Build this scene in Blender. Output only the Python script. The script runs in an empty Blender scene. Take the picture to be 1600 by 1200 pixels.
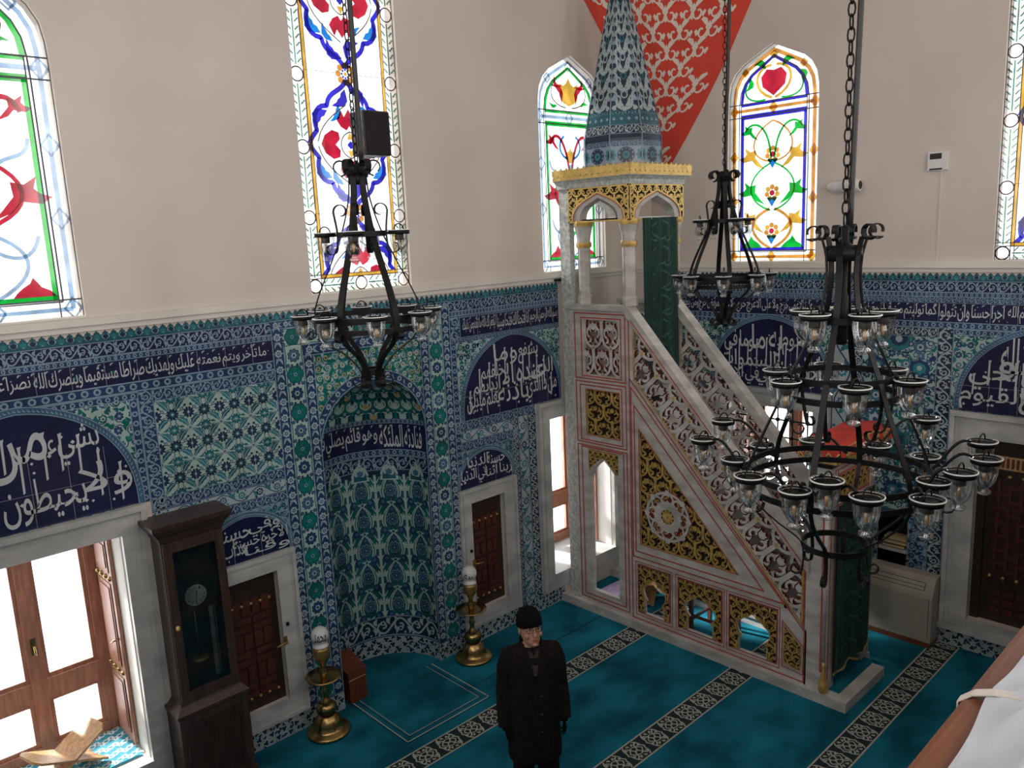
import bpy, math, random
from math import sin, cos, pi, sqrt, atan2, radians, hypot, exp
from mathutils import Vector, Matrix
C = bpy.context.scene.collection
random.seed(7)
def srgb(r, g, b):
    f = lambda c: (c/255/12.92) if c <= 10 else ((c/255+.055)/1.055)**2.4
    return (f(r), f(g), f(b), 1)
# ------------------------------------------------------------------ materials
def mat(name, col, rough=.5, metal=0, var=.12, scale=6., col2=None, bump=0., bscale=40., spec=None, detail=4, stretch=None, lo=.35, hi=.65, coat=0):
    m = bpy.data.materials.new(name); m.use_nodes = True
    nt = m.node_tree; N = nt.nodes; L = nt.links; b = N['Principled BSDF']
    b.inputs['Roughness'].default_value = rough; b.inputs['Metallic'].default_value = metal
    if spec is not None: b.inputs['Specular IOR Level'].default_value = spec
    if coat: b.inputs['Coat Weight'].default_value = coat
    tc = N.new('ShaderNodeTexCoord'); mp = N.new('ShaderNodeMapping'); L.new(tc.outputs['Object'], mp.inputs[0])
    if stretch: mp.inputs['Scale'].default_value = stretch
    nz = N.new('ShaderNodeTexNoise'); nz.inputs['Scale'].default_value = scale; nz.inputs['Detail'].default_value = detail
    L.new(mp.outputs[0], nz.inputs[0])
    rp = N.new('ShaderNodeValToRGB'); L.new(nz.outputs['Fac'], rp.inputs[0])
    e = rp.color_ramp.elements; e[0].position = lo; e[1].position = hi
    c2 = col2 or tuple(min(1, c*(1+var)) for c in col[:3])+(1,)
    c1 = col if col2 else tuple(c*(1-var) for c in col[:3])+(1,)
    e[0].color = c1; e[1].color = c2
    L.new(rp.outputs[0], b.inputs['Base Color'])
    if bump:
        n2 = N.new('ShaderNodeTexNoise'); n2.inputs['Scale'].default_value = bscale; n2.inputs['Detail'].default_value = 3
        L.new(mp.outputs[0], n2.inputs[0])
        bp = N.new('ShaderNodeBump'); bp.inputs['Strength'].default_value = bump; bp.inputs['Distance'].default_value = .01
        L.new(n2.outputs['Fac'], bp.inputs['Height']); L.new(bp.outputs[0], b.inputs['Normal'])
    return m
def tile(name, col, var=.13, rough=.22):          # glazed tile: slow colour drift plus a faint glaze ripple
    return mat(name, col, rough=rough, var=var, scale=3.2, bump=.05, bscale=9., detail=3)
def glass_tint(name, col, gloss=.06):             # thin stained or clear pane: tinted see-through with a little gloss
    m = bpy.data.materials.new(name); m.use_nodes = True; nt = m.node_tree; N = nt.nodes; L = nt.links
    N.remove(N['Principled BSDF']); out = N['Material Output']
    t = N.new('ShaderNodeBsdfTransparent'); g = N.new('ShaderNodeBsdfGlossy'); g.inputs['Roughness'].default_value = .08
    nz = N.new('ShaderNodeTexNoise'); nz.inputs['Scale'].default_value = 7; tc = N.new('ShaderNodeTexCoord'); L.new(tc.outputs['Object'], nz.inputs[0])
    rp = N.new('ShaderNodeValToRGB'); L.new(nz.outputs['Fac'], rp.inputs[0])
    rp.color_ramp.elements[0].position = .3; rp.color_ramp.elements[1].position = .7
    rp.color_ramp.elements[0].color = tuple(c*.8 for c in col[:3])+(1,); rp.color_ramp.elements[1].color = tuple(min(1, c*1.1) for c in col[:3])+(1,)
    L.new(rp.outputs[0], t.inputs[0])
    mx = N.new('ShaderNodeMixShader'); mx.inputs[0].default_value = gloss; L.new(t.outputs[0], mx.inputs[1]); L.new(g.outputs[0], mx.inputs[2])
    L.new(mx.outputs[0], out.inputs[0]); return m
def cup_glass():
    m = bpy.data.materials.new('clear_lamp_glass'); m.use_nodes = True; nt = m.node_tree; N = nt.nodes; L = nt.links
    N.remove(N['Principled BSDF']); out = N['Material Output']
    t = N.new('ShaderNodeBsdfTransparent'); t.inputs[0].default_value = (.93, .95, .95, 1)
    g = N.new('ShaderNodeBsdfGlossy'); g.inputs['Roughness'].default_value = .12
    lw = N.new('ShaderNodeLayerWeight'); lw.inputs[0].default_value = .35
    rp = N.new('ShaderNodeMapRange'); rp.inputs[3].default_value = .12; rp.inputs[4].default_value = .8; L.new(lw.outputs['Facing'], rp.inputs[0])
    mx = N.new('ShaderNodeMixShader'); L.new(rp.outputs[0], mx.inputs[0]); L.new(t.outputs[0], mx.inputs[1]); L.new(g.outputs[0], mx.inputs[2])
    L.new(mx.outputs[0], out.inputs[0]); return m
M = {}
M['plaster'] = mat('cream_plaster', (.64, .575, .525, 1), .85, var=.04, scale=1.2, bump=.05, bscale=60)
M['lit_reveal'] = mat('brightened_reveal', (.86, .84, .80, 1), .8, var=.03)  # daylight on the window jambs put into the colour as a paler white
M['cornice'] = mat('white_painted_ledge', (.68, .65, .6, 1), .6, var=.05, scale=3)
M['marble'] = mat('grey_white_marble', (.36, .37, .37, 1), .35, col2=(.55, .55, .54, 1), scale=2.6, detail=9, stretch=(1, 1, 2.2), bump=.03)
M['marble_warm'] = mat('veined_minbar_marble', (.41, .39, .37, 1), .38, col2=(.63, .61, .585, 1), scale=4, detail=9, stretch=(1, 1, 2.5), bump=.03)
M['marble_carve'] = mat('carved_marble', (.34, .36, .355, 1), .5, col2=(.58, .60, .58, 1), scale=26, detail=3, bump=.5, bscale=30)
M['t_white'] = tile('tile_white', (.34, .42, .44, 1))
M['t_ivory'] = tile('tile_ivory', (.35, .475, .455, 1))
M['t_cobalt'] = tile('tile_cobalt', (.018, .045, .125, 1), .25)
M['t_navy'] = tile('tile_navy', (.010, .013, .055, 1), .2)
M['t_mid'] = tile('tile_mid_blue', (.045, .125, .22, 1), .25)
M['t_turq'] = tile('tile_turquoise', (.022, .17, .20, 1), .25)
M['t_green'] = tile('tile_green', (.006, .125, .115, 1), .3)
M['t_pale'] = tile('tile_pale_blue', (.22, .31, .39, 1))
M['t_ink'] = tile('tile_ink', (.012, .028, .06, 1), .3)
M['t_teal'] = tile('tile_deep_teal', (.014, .095, .125, 1), .3)
M['t_letter'] = tile('tile_letter_white', (.50, .55, .56, 1))
M['t_grout'] = mat('tile_joint', (.32, .36, .36, 1), .8)
M['t_coral'] = tile('tile_ochre', (.36, .30, .12, 1))
M['carpet'] = mat('teal_carpet_pile', (.004, .085, .135, 1), .95, col2=(.013, .21, .31, 1), scale=1.7, detail=6, bump=.6, bscale=220, spec=.1, stretch=(1, 1.5, 1))
M['carpet_d'] = mat('carpet_charcoal', (.018, .035, .042, 1), .95, var=.2, scale=40, spec=.1)
M['carpet_l'] = mat('carpet_cream', (.40, .42, .36, 1), .95, var=.15, scale=40, spec=.1)
M['iron'] = mat('black_wrought_iron', (.005, .005, .0055, 1), .45, spec=.22, metal=0, var=.3, scale=20, bump=.1)
M['cup'] = cup_glass()
M['rim_glint'] = mat('glass_rim_glint', (.6, .62, .62, 1), .2)  # painted white for the light reflected by the clear glass rim
M['socket'] = mat('black_bakelite', (.02, .02, .02, 1), .5)
M['filament'] = mat('amber_filament', (.75, .42, .18, 1), .35)
M['gold'] = mat('gilding', (.62, .40, .12, 1), .42, metal=.35, var=.25, scale=14, bump=.15)
M['gold_pale'] = mat('bright_gilding', (.84, .60, .20, 1), .42, metal=.35, var=.12, scale=14, bump=.15)
M['brass'] = mat('polished_brass', (.38, .27, .11, 1), .27, metal=1, var=.2, scale=10)
M['brass_dull'] = mat('dull_brass', (.42, .27, .10, 1), .4, metal=.8, var=.2, scale=10)
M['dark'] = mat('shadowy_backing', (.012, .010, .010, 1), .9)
M['redpaint'] = mat('red_line_paint', (.42, .075, .065, 1), .6, var=.25, scale=20)
M['redside'] = mat('red_painted_cut', (.16, .022, .022, 1), .7, var=.3, scale=20)
M['coral'] = mat('coral_red_wall_paint', (.62, .055, .03, 1), .8, var=.06, scale=3)
M['ornwhite'] = mat('cream_wall_ornament', (.70, .63, .56, 1), .8, var=.05)
M['wood'] = mat('dark_walnut', (.030, .014, .009, 1), .38, var=.4, scale=5, stretch=(9, 9, 1), bump=.05)
M['wood_case'] = mat('clock_case_wood', (.045, .024, .018, 1), .4, var=.35, scale=5, stretch=(9, 9, 1))
M['wood_red'] = mat('red_brown_wood', (.13, .035, .018, 1), .4, var=.4, scale=5, stretch=(10, 10, 1))
M['wood_panel'] = mat('red_door_panel', (.075, .018, .012, 1), .4, var=.35, scale=6, stretch=(8, 8, 1))
M['wood_win'] = mat('window_oak', (.40, .19, .13, 1), .4, var=.2, scale=5, stretch=(8, 8, 1), bump=.04)
M['wood_rail'] = mat('rail_wood', (.15, .05, .023, 1), .33, var=.2, scale=4, stretch=(1, 14, 14), bump=.03)
M['wood_light'] = mat('light_beech', (.52, .31, .15, 1), .45, var=.25, scale=5, stretch=(2, 12, 12))
M['mdf'] = mat('grey_beige_casing', (.36, .33, .28, 1), .5, var=.03)
M['mdf_d'] = mat('vent_gap', (.05, .035, .03, 1), .8)
M['plastic_w'] = mat('white_plastic', (.72, .72, .72, 1), .4, var=.03)
M['plastic_b'] = mat('black_plastic', (.012, .012, .013, 1), .5)
M['cloth_w'] = mat('white_sheet', (.44, .475, .53, 1), .85, var=.04, scale=3, bump=.12, bscale=90)
M['strap'] = mat('white_webbing', (.55, .52, .49, 1), .8, bump=.1, bscale=200)
M['velvet'] = mat('green_velvet', (.003, .024, .02, 1), .8, col2=(.007, .05, .038, 1), scale=5, stretch=(6, 6, .5), bump=.2)
M['velvet_t'] = mat('green_velvet_thread', (.028, .095, .07, 1), .6)
M['fringe'] = mat('olive_gold_fringe', (.20, .17, .06, 1), .7, var=.3, scale=40)
M['redcloth'] = mat('red_cloth', (.52, .045, .028, 1), .75, var=.2, scale=8, bump=.2)
M['coat'] = mat('black_wool_coat', (.011, .009, .0085, 1), .9, var=.3, scale=30, spec=.15, bump=.25, bscale=90)
M['knit'] = mat('black_knit', (.006, .006, .007, 1), .95, bump=.5, bscale=160, spec=.1)
M['shirt'] = mat('brown_shirt', (.045, .03, .026, 1), .9)
M['skin'] = mat('skin', (.46, .24, .165, 1), .55, var=.1, scale=12)
M['lip'] = mat('lips', (.28, .09, .075, 1), .5)
M['eye'] = mat('eye_white', (.6, .58, .55, 1), .3)
M['hair'] = mat('grey_hair', (.09, .085, .08, 1), .8)
M['clockface'] = mat('clock_dial', (.50, .55, .54, 1), .4, var=.03)
M['smoked'] = glass_tint('dark_clock_glass', (.74, .76, .76, 1), .06)
M['globe'] = mat('white_globe_glass', (.62, .64, .66, 1), .2, var=.04)
M['book'] = mat('yellowed_pages', (.55, .44, .24, 1), .7)
M['book_c'] = mat('book_leather', (.09, .05, .025, 1), .6)
M['purple'] = mat('lavender_cloth', (.50, .42, .66, 1), .9)
M['rugblue'] = mat('sky_blue_rug', (.03, .28, .40, 1), .9, var=.15, scale=30)
M['rugwhite'] = mat('pale_rug_pattern', (.62, .72, .76, 1), .9)
M['stone'] = mat('rough_reveal_stone', (.30, .28, .24, 1), .9, var=.3, scale=25, bump=.4)
M['g_white'] = glass_tint('white_window_glass', (.97, .97, .96, 1))
M['g_opal'] = glass_tint('opal_white_glass', (.27, .27, .265, 1))
M['g_pale'] = glass_tint('pale_blue_glass', (0.255, 0.357, 0.493, 1))
M['g_red'] = glass_tint('red_glass', (0.411, 0.0112, 0.0337, 1))
M['g_green'] = glass_tint('green_glass', (0.00374, 0.346, 0.0337, 1))
M['g_blue'] = glass_tint('blue_glass', (0.0224, 0.0187, 0.411, 1))
M['g_sky'] = glass_tint('sky_blue_glass', (0.00748, 0.168, 0.524, 1))
M['g_yel'] = glass_tint('yellow_glass', (0.58, 0.318, 0.0411, 1))
M['g_org'] = glass_tint('orange_glass', (0.505, 0.215, 0.0374, 1))
M['g_leaf'] = glass_tint('sage_glass', (0.119, 0.265, 0.17, 1))
M['g_cream'] = glass_tint('cream_glass', (0.505, 0.505, 0.393, 1))
M['lead'] = mat('lead_came', (.10, .10, .12, 1), .6)
M['lead_b'] = mat('brown_came', (.10, .05, .045, 1), .6)
# ------------------------------------------------------------------ mesh builder
class MB:
    def __init__(s): s.v = []; s.f = []; s.m = []; s.sm = []; s.mats = []
    def mi(s, m):
        if isinstance(m, str): m = M[m]
        if m not in s.mats: s.mats.append(m)
        return s.mats.index(m)
    def add(s, vs, fs, m, smooth=False):
        o = len(s.v); s.v.extend(vs); k = s.mi(m)
        for f in fs: s.f.append(tuple(i+o for i in f)); s.m.append(k); s.sm.append(smooth)
    def box(s, x0, x1, y0, y1, z0, z1, m):
        s.add([(x, y, z) for z in (z0, z1) for y in (y0, y1) for x in (x0, x1)], [(0,2,3,1),(4,5,7,6),(0,1,5,4),(2,6,7,3),(0,4,6,2),(1,3,7,5)], m)
    def bbox(s, x0, x1, y0, y1, z0, z1, m, b=.01):      # box with chamfered vertical and top edges
        pts = [(x0+b,y0),(x1-b,y0),(x1,y0+b),(x1,y1-b),(x1-b,y1),(x0+b,y1),(x0,y1-b),(x0,y0+b)]
        ins = lambda p: (min(max(p[0], x0+b), x1-b), min(max(p[1], y0+b), y1-b))
        R = [[(*ins(p), z0) for p in pts], [(*p, z0+b) for p in pts], [(*p, z1-b) for p in pts], [(*ins(p), z1) for p in pts]]
        s.loft(R, m, smooth=False)
    def loft(s, rings, m, smooth=True, cap=True, closed=True):
        n = len(rings[0]); vs = [p for r in rings for p in r]; fs = []
        for i in range(len(rings)-1):
            for j in range(n if closed else n-1):
                a = i*n+j; b = i*n+(j+1) % n
                fs.append((a, b, b+n, a+n))
        s.add(vs, fs, m, smooth)
        if cap and closed:
            o = len(s.v)-len(vs); k = s.mi(m)
            for f in (tuple(range(n))[::-1], tuple(range((len(rings)-1)*n, len(rings)*n))):
                s.f.append(tuple(i+o for i in f)); s.m.append(k); s.sm.append(False)
    def lathe(s, prof, m, c=(0,0,0), n=20, smooth=True, cap=True):
        s.loft([[(c[0]+r*cos(2*pi*j/n), c[1]+r*sin(2*pi*j/n), c[2]+z) for j in range(n)] for r, z in prof], m, smooth, cap)
    def tube(s, path, r, m, n=8, closed=False, smooth=True):
        P = [Vector(p) for p in path]; rr = r if hasattr(r, '__len__') else [r]*len(P)
        rings = []; up = None
        for i, p in enumerate(P):
            a = P[i-1] if (i > 0 or closed) else p; b = P[(i+1) % len(P)] if (i < len(P)-1 or closed) else p
            t = (b-a).normalized()
            if up is None: up = Vector((0,0,1)) if abs(t.z) < .9 else Vector((1,0,0))
            x = t.cross(up)
            if x.length < 1e-5: x = t.cross(Vector((0,1,0)))
            x.normalize(); y = x.cross(t); up = y
            rings.append([tuple(p+x*rr[i]*cos(2*pi*j/n)+y*rr[i]*sin(2*pi*j/n)) for j in range(n)])
        if closed: rings.append(rings[0])
        s.loft(rings, m, smooth, cap=not closed)
    def strap(s, path, w, t, side, m):                  # flat bar: width w along 'side', thickness t across the path
        P = [Vector(p) for p in path]; rings = []; sd = Vector(side).normalized()
        for i, p in enumerate(P):
            tg = (P[min(i+1, len(P)-1)]-P[max(i-1, 0)]).normalized(); nn = tg.cross(sd).normalized()
            rings.append([tuple(p+sd*a*w/2+nn*b*t/2) for a, b in ((-1,-1),(1,-1),(1,1),(-1,1))])
        s.loft(rings, m, smooth=False)
    def union(s, f, rects, h0, h1, m):                  # flat frame out of overlapping bars, without doubled faces
        us = sorted({x for r in rects for x in r[:2]}); vs = sorted({x for r in rects for x in r[2:4]})
        for a, b in zip(us, us[1:]):
            for c, d in zip(vs, vs[1:]):
                if any(r[0] <= (a+b)/2 <= r[1] and r[2] <= (c+d)/2 <= r[3] for r in rects): s.bar(f, a, b, c, d, h0, h1, m)
    def prism(s, pts, f, h0, h1, m, mside=None):        # outline in (u, v) through map f, between heights h0 and h1
        n = len(pts)
        s.add([f(u, v, h1) for u, v in pts], [tuple(range(n))], m)
        s.add([f(u, v, h0) for u, v in pts], [tuple(range(n))[::-1]], m)
        s.add([f(u, v, h) for h in (h0, h1) for u, v in pts], [(j, (j+1) % n, n+(j+1) % n, n+j) for j in range(n)], mside or m)
    def bar(s, f, u0, u1, v0, v1, h0, h1, m, mside=None): s.prism([(u0,v0),(u1,v0),(u1,v1),(u0,v1)], f, h0, h1, m, mside)
    def build(s, name, parent=None, mod=None):
        me = bpy.data.meshes.new(name); me.from_pydata(s.v, [], s.f)
        for m in s.mats: me.materials.append(m)
        me.polygons.foreach_set('material_index', s.m); me.polygons.foreach_set('use_smooth', s.sm); me.update()
        return put(name, me, parent)
def put(name, me, parent=None):
    o = bpy.data.objects.new(name, me); C.objects.link(o)
    if parent:
        o.parent = parent
        o.matrix_parent_inverse = Matrix.Translation(-W(parent))
    return o
def W(o): return o.location.copy() if not o.parent else W(o.parent)+o.matrix_parent_inverse.translation+o.location
def thing(name, label, cat, loc=(0,0,0), group=None):
    o = bpy.data.objects.new(name, None); C.objects.link(o); o.location = loc; o.empty_display_size = .1
    return tag(o, label, cat, group)
def tag(o, label, cat, group=None, kind=None):
    o['label'] = label; o['category'] = cat
    if group: o['group'] = group
    if kind: o['kind'] = kind
    return o
def struct(o, label=None, cat=None):
    o['kind'] = 'structure'
    if label: o['label'] = label
    if cat: o['category'] = cat
    return o
# maps (u, v, height) -> space, one per surface
XB = 8.87; XM = 6.95
fA = lambda u, v, h=0: (u, -h, v)
fB = lambda u, v, h=0: (XB-h, -u, v)
fM = lambda u, v, h=0: (XM-h, -u, v)
fF = lambda u, v, h=0: (u, v, h)
def fY(y0): return lambda u, v, h=0: (u, y0-h, v)
def fX(x0): return lambda u, v, h=0: (x0-h, -u, v)
CX = 4.31; RN = .61
def fN(u, v, h=0):                                      # inside of the niche: u = arc length from its left edge
    t = u/RN; r = RN-h; return (CX-r*cos(t), r*sin(t)*1.05+.0, v)
SKY, PW, PD, PL, SUN = 7.0, 18.5, 8, 0, 18
# ------------------------------------------------------------------ flat ornament: motifs drawn with complex numbers on any surface map
class Orn:
    def __init__(s, f, mb=None, clip=None, thick=0, side=None):
        s.f = f; s.nu = 1; s.k = 0; s.mb = mb or MB(); s.clip = None; s.thick = thick; s.side = side
        if clip: s.setclip(clip)
    def setclip(s, pts):                                # convex outline, anticlockwise or clockwise
        n = len(pts); ar = sum(pts[i][0]*pts[(i+1) % n][1]-pts[(i+1) % n][0]*pts[i][1] for i in range(n))
        if ar < 0: pts = pts[::-1]
        s.clip = [(pts[i], pts[(i+1) % n]) for i in range(n)]
    def cut(s, P):
        for a, b in s.clip:
            ex, ey = b[0]-a[0], b[1]-a[1]; d = lambda z: ex*(z.imag-a[1])-ey*(z.real-a[0])
            out = []; n = len(P)
            D = [d(z) for z in P]
            if min(D) >= 0: continue
            if max(D) <= 0: return []
            for i in range(n):
                j = (i+1) % n
                if D[i] >= 0: out.append(P[i])
                if (D[i] >= 0) != (D[j] >= 0): out.append(P[i]+(P[j]-P[i])*D[i]/(D[i]-D[j]))
            P = out
            if len(P) < 3: return []
        return P
    def lift(s, h): s.k = (s.k+5) % 17; return h+s.k*(.00012 if s.thick else .00003)    # overlapping pieces never share one plane
    def poly(s, P, h, m, thin=False, lift=True):
        if lift and not thin: h = s.lift(h)
        if s.clip:
            P = s.cut(P)
            if not P: return
        if s.thick and not thin: s.mb.prism([(z.real, z.imag) for z in P], s.f, h-s.thick, h, m, s.side)
        else: s.mb.add([s.f(z.real, z.imag, h) for z in P], [tuple(range(len(P)))], m)
    def stroke(s, P, w, h, m, taper=None):
        n = len(P)
        if n < 2: return
        h = s.lift(h); L = []; R = []
        for i, z in enumerate(P):
            t = P[min(i+1, n-1)]-P[max(i-1, 0)]
            t = t/(abs(t) or 1); k = w/2
            if taper: k *= taper(i/(n-1))
            L.append(z+1j*t*k); R.append(z-1j*t*k)
        if s.nu > 1 and abs(P[-1]-P[0]) > .15 and n == 2:
            k = int(abs(P[-1]-P[0])/.04)+1; return s.stroke([P[0]+(P[1]-P[0])*i/k for i in range(k+1)], w, h, m, taper)
        if s.clip or s.thick:
            for i in range(n-1): s.poly([L[i], R[i], R[i+1], L[i+1]], h, m, lift=False)
        else:
            vs = [s.f(z.real, z.imag, h) for q in zip(L, R) for z in q]
            s.mb.add(vs, [(2*i, 2*i+1, 2*i+3, 2*i+2) for i in range(n-1)], m)
    def rect(s, u0, u1, v0, v1, h, m):
        if s.nu > 1 and u1-u0 > .1:
            k = int((u1-u0)/.04)+1
            for i in range(k):
                a = u0+(u1-u0)*i/k; b = u0+(u1-u0)*(i+1)/k
                s.mb.add([s.f(a, v0, h), s.f(b, v0, h), s.f(b, v1, h), s.f(a, v1, h)], [(0, 1, 2, 3)], m)
            return
        s.poly([complex(u0,v0), complex(u1,v0), complex(u1,v1), complex(u0,v1)], h, m, True)
    def frame(s, u0, u1, v0, v1, w, h, m):
        s.rect(u0, u1, v0, v0+w, h, m); s.rect(u0, u1, v1-w, v1, h, m); s.rect(u0, u0+w, v0, v1, h, m); s.rect(u1-w, u1, v0, v1, h, m)
    def disc(s, c, r, h, m, n=10): s.poly([c+r*E(2*pi*k/n) for k in range(n)], h, m)
    def flower(s, c, r, h, m, m2, n=8, a0=0, depth=.28, m3=None):
        k = n*4
        s.poly([c+r*(1-depth+depth*abs(cos(n*(2*pi*i/k)/2)))*E(a0+2*pi*i/k) for i in range(k)], h, m)
        if m2: s.disc(c, r*.5, h+DH, m2, 8)
        if m3: s.disc(c, r*.22, h+2*DH, m3, 6)
    def leaf(s, a, b, w, h, m, bend=.2, vein=None):      # pointed leaf from a to b, bent sideways
        t = b-a; n_ = 1j*t; up = []; dn = []
        for i in range(8):
            x = i/7; c = a+t*x+n_*bend*sin(pi*x); k = w*sin(pi*x**.8)*(1+.12*cos(x*22))
            up.append(c+n_/abs(n_)*k); dn.append(c-n_/abs(n_)*k)
        s.poly(up+dn[-2:0:-1], h, m)
        if vein: s.stroke([a+t*x+n_*bend*sin(pi*x) for x in (.1,.3,.5,.7,.88)], w*.35, h+DH, vein)
    def palmette(s, c, d, h, m, m2=None, m3=None):       # tulip-like flower, d = complex vector from foot to tip
        n_ = 1j*d
        sh = [(0,0),(.34,.12),(.5,.38),(.44,.62),(.56,.86),(.3,.74),(.14,.84),(0,1.05)]
        P = [c+n_*x+d*y for x, y in sh]+[c-n_*x+d*y for x, y in sh[-2:0:-1]]
        s.poly(P, h, m)
        g = c+d*.45
        if m2: s.poly([g+(z-g)*.62 for z in P], h+DH, m2)
        if m3: s.disc(c+d*.42, abs(d)*.13, h+2*DH, m3, 7)
    def spiral(s, c, r0, a0, turns, w, h, m, n=None, sgn=1, r1=.12):
        n = n or int(10*turns)+3
        P = [c+r0*(1-(1-r1)*i/(n-1))*E(a0+sgn*2*pi*turns*i/(n-1)) for i in range(n)]
        s.stroke(P, w, h, m); return P
DH = .0007
def E(t): return complex(cos(t), sin(t))
def bez(a, b, c, d, n=9): return [a*(1-t)**3+3*b*t*(1-t)**2+3*c*t*t*(1-t)+d*t**3 for t in (i/(n-1) for i in range(n))]
def run(u0, u1, v0, v1):
    """Along-the-strip frame of a border: returns (T, length, width); T(s, t) gives the point, t in -1..1 across."""
    if abs(u1-u0) >= abs(v1-v0): return (lambda s_, t: complex(u0+s_, (v0+v1)/2+t*(v1-v0)/2)), u1-u0, v1-v0
    return (lambda s_, t: complex((u0+u1)/2+t*(u1-u0)/2, v0+s_)), v1-v0, u1-u0
def border(o, u0, u1, v0, v1, style, h=.001):
    T, L, w = run(u0, u1, v0, v1)
    H = h+DH
    G = {'scroll': 't_cobalt', 'chain': 't_cobalt', 'roundel': 't_ivory', 'wave': 't_white', 'rope': 't_cobalt', 'crest': 't_ink', 'dark': 't_navy', 'skirt': 't_white', 'grey': 't_ink'}[style]
    o.rect(u0, u1, v0, v1, h, G)
    def curve(P, wd, m, hh=H): o.stroke([T(a, b) for a, b in P], wd, hh, m)
    if style in ('scroll', 'grey', 'dark'):
        n = max(1, round(L/(w*.82))); p = L/n; ln = 't_white' if style == 'grey' else 't_pale'
        for k in range(n):
            s0 = k*p; sg = 1 if k % 2 else -1
            curve([(s0+p*i/8, sg*.72*sin(pi*i/8)) for i in range(9)], w*.09, ln)
            c = T(s0+p*.5, -sg*.30)
            o.spiral(T(s0+p*.5, sg*.05), w*.33, pi/2*sg, 1.1, w*.085, H, ln, n=11, sgn=sg)
            o.flower(c, w*.13, H, ln, 't_cobalt', 5)
            for q in (.12, .88): o.leaf(T(s0+p*q, -sg*.1), T(s0+p*q+w*.08, -sg*.85), w*.09, H, ln, .3)
            o.disc(T(s0+p*.24, sg*.75), w*.07, H, ln, 6); o.disc(T(s0+p*.76, -sg*.7), w*.06, H, ln, 6)
        for t in (-1, 1): curve([(0, t*.93), (L, t*.93)], w*.05, 't_pale')
    elif style == 'chain':
        n = max(1, round(L/(w*1.35))); p = L/n
        for k in range(n):
            s0 = k*p+p/2
            o.flower(T(s0, 0), w*.34, H, 't_white', 't_mid', 7, m3='t_white')
            for sg in (-1, 1): o.leaf(T(s0+p*.30, -.62*sg), T(s0+p*.68, .62*sg), w*.09, H, 't_pale' if sg > 0 else 't_white', .25*sg)
            for sg in (-1, 1): o.disc(T(s0, sg*.8), w*.07, H, 't_pale', 6)
        for t in (-1, 1): curve([(0, t*.95), (L, t*.95)], w*.07, 't_pale')
    elif style == 'roundel':
        n = max(2, 2*round(L/(w*1.0)/2)); p = L/n
        for k in range(n):
            c = T(k*p+p/2, 0); big = 't_green' if k % 2 == 0 else ('t_cobalt' if k % 4 == 1 else 't_mid')
            if k % 2 == 0:
                o.flower(c, w*.49, H, 't_ink', None, 6, depth=.12); o.flower(c, w*.45, H+DH, big, None, 6, depth=.12)
                for j in range(5): o.spiral(c+w*.22*E(j*1.26+.3), w*.1, j, .8, w*.035, H+2*DH, 't_turq', n=7)
                o.flower(c, w*.11, H+3*DH, 't_pale', 't_cobalt', 5)
            else:
                o.flower(c, w*.36, H, 't_ink', None, 9, depth=.2); o.flower(c, w*.32, H+DH, big, None, 9, depth=.2)
                o.flower(c, w*.15, H+2*DH, 't_white', 't_cobalt', 6)
            for sg in (-1, 1):
                q = T(k*p, sg*.72); o.disc(q, w*.105, H, 't_ink', 8); o.disc(q, w*.07, H+DH, 't_mid', 8)
                q = T(k*p, sg*.3); o.disc(q, w*.075, H, 't_cobalt', 7)
                curve([(k*p+p*i/6, sg*(.97-.10*sin(pi*i/6))) for i in range(7)], w*.05, 't_green')
    elif style == 'wave':
        n = max(1, round(L/(w*1.5))); p = L/n
        for k in range(n):
            s0 = k*p; sg = 1 if k % 2 else -1
            curve([(s0+p*i/8, sg*.75*sin(pi*i/8)) for i in range(9)], w*.07, 't_cobalt')
            o.flower(T(s0+p*.5, -sg*.05), w*.30, H+DH, ['t_mid','t_turq','t_cobalt'][k % 3], 't_white', 8, m3='t_cobalt')
            o.leaf(T(s0+p*.12, sg*.3), T(s0+p*.2, -sg*.9), w*.14, H, 't_turq', .3); o.leaf(T(s0+p*.9, sg*.2), T(s0+p*.74, sg*.9), w*.11, H, 't_mid', -.3)
            o.disc(T(s0+p*.3, -sg*.75), w*.1, H, 't_cobalt', 6); o.disc(T(s0+p*.72, -sg*.7), w*.08, H, 't_mid', 6)
        for t in (-1, 1): curve([(0, t*.96), (L, t*.96)], w*.06, 't_cobalt')
    elif style == 'rope':
        n = max(1, round(L/(w*1.05))); p = L/n
        for k in range(n): o.disc(T(k*p+p/2, 0), w*.34, H, 't_pale', 8); o.disc(T(k*p+p/2, 0), w*.17, H+DH, 't_cobalt', 6)
        for t in (-1, 1): curve([(0, t*.86), (L, t*.86)], w*.12, 't_pale')
    elif style == 'skirt':
        n = max(1, round(L/(w*.62))); p = L/n
        for k in range(n):
            for t, q in ((-.62, 0), (0, .5), (.62, 0)):
                c = T((k+q+.25)*p, t)
                a = k*1.7+t*3
                o.flower(c, w*.145, H, 't_ink', None, 3, a, .55); o.leaf(c+w*.17*E(a+.5), c+w*.36*E(a+1.1), w*.06, H, 't_cobalt', .3)
                o.leaf(c+w*.17*E(a+2.7), c+w*.36*E(a+3.2), w*.06, H, 't_ink', -.3); o.disc(c+w*.2*E(a-1), w*.035, H, 't_mid', 6)
        curve([(0, .95), (L, .95)], w*.06, 't_mid')
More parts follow.
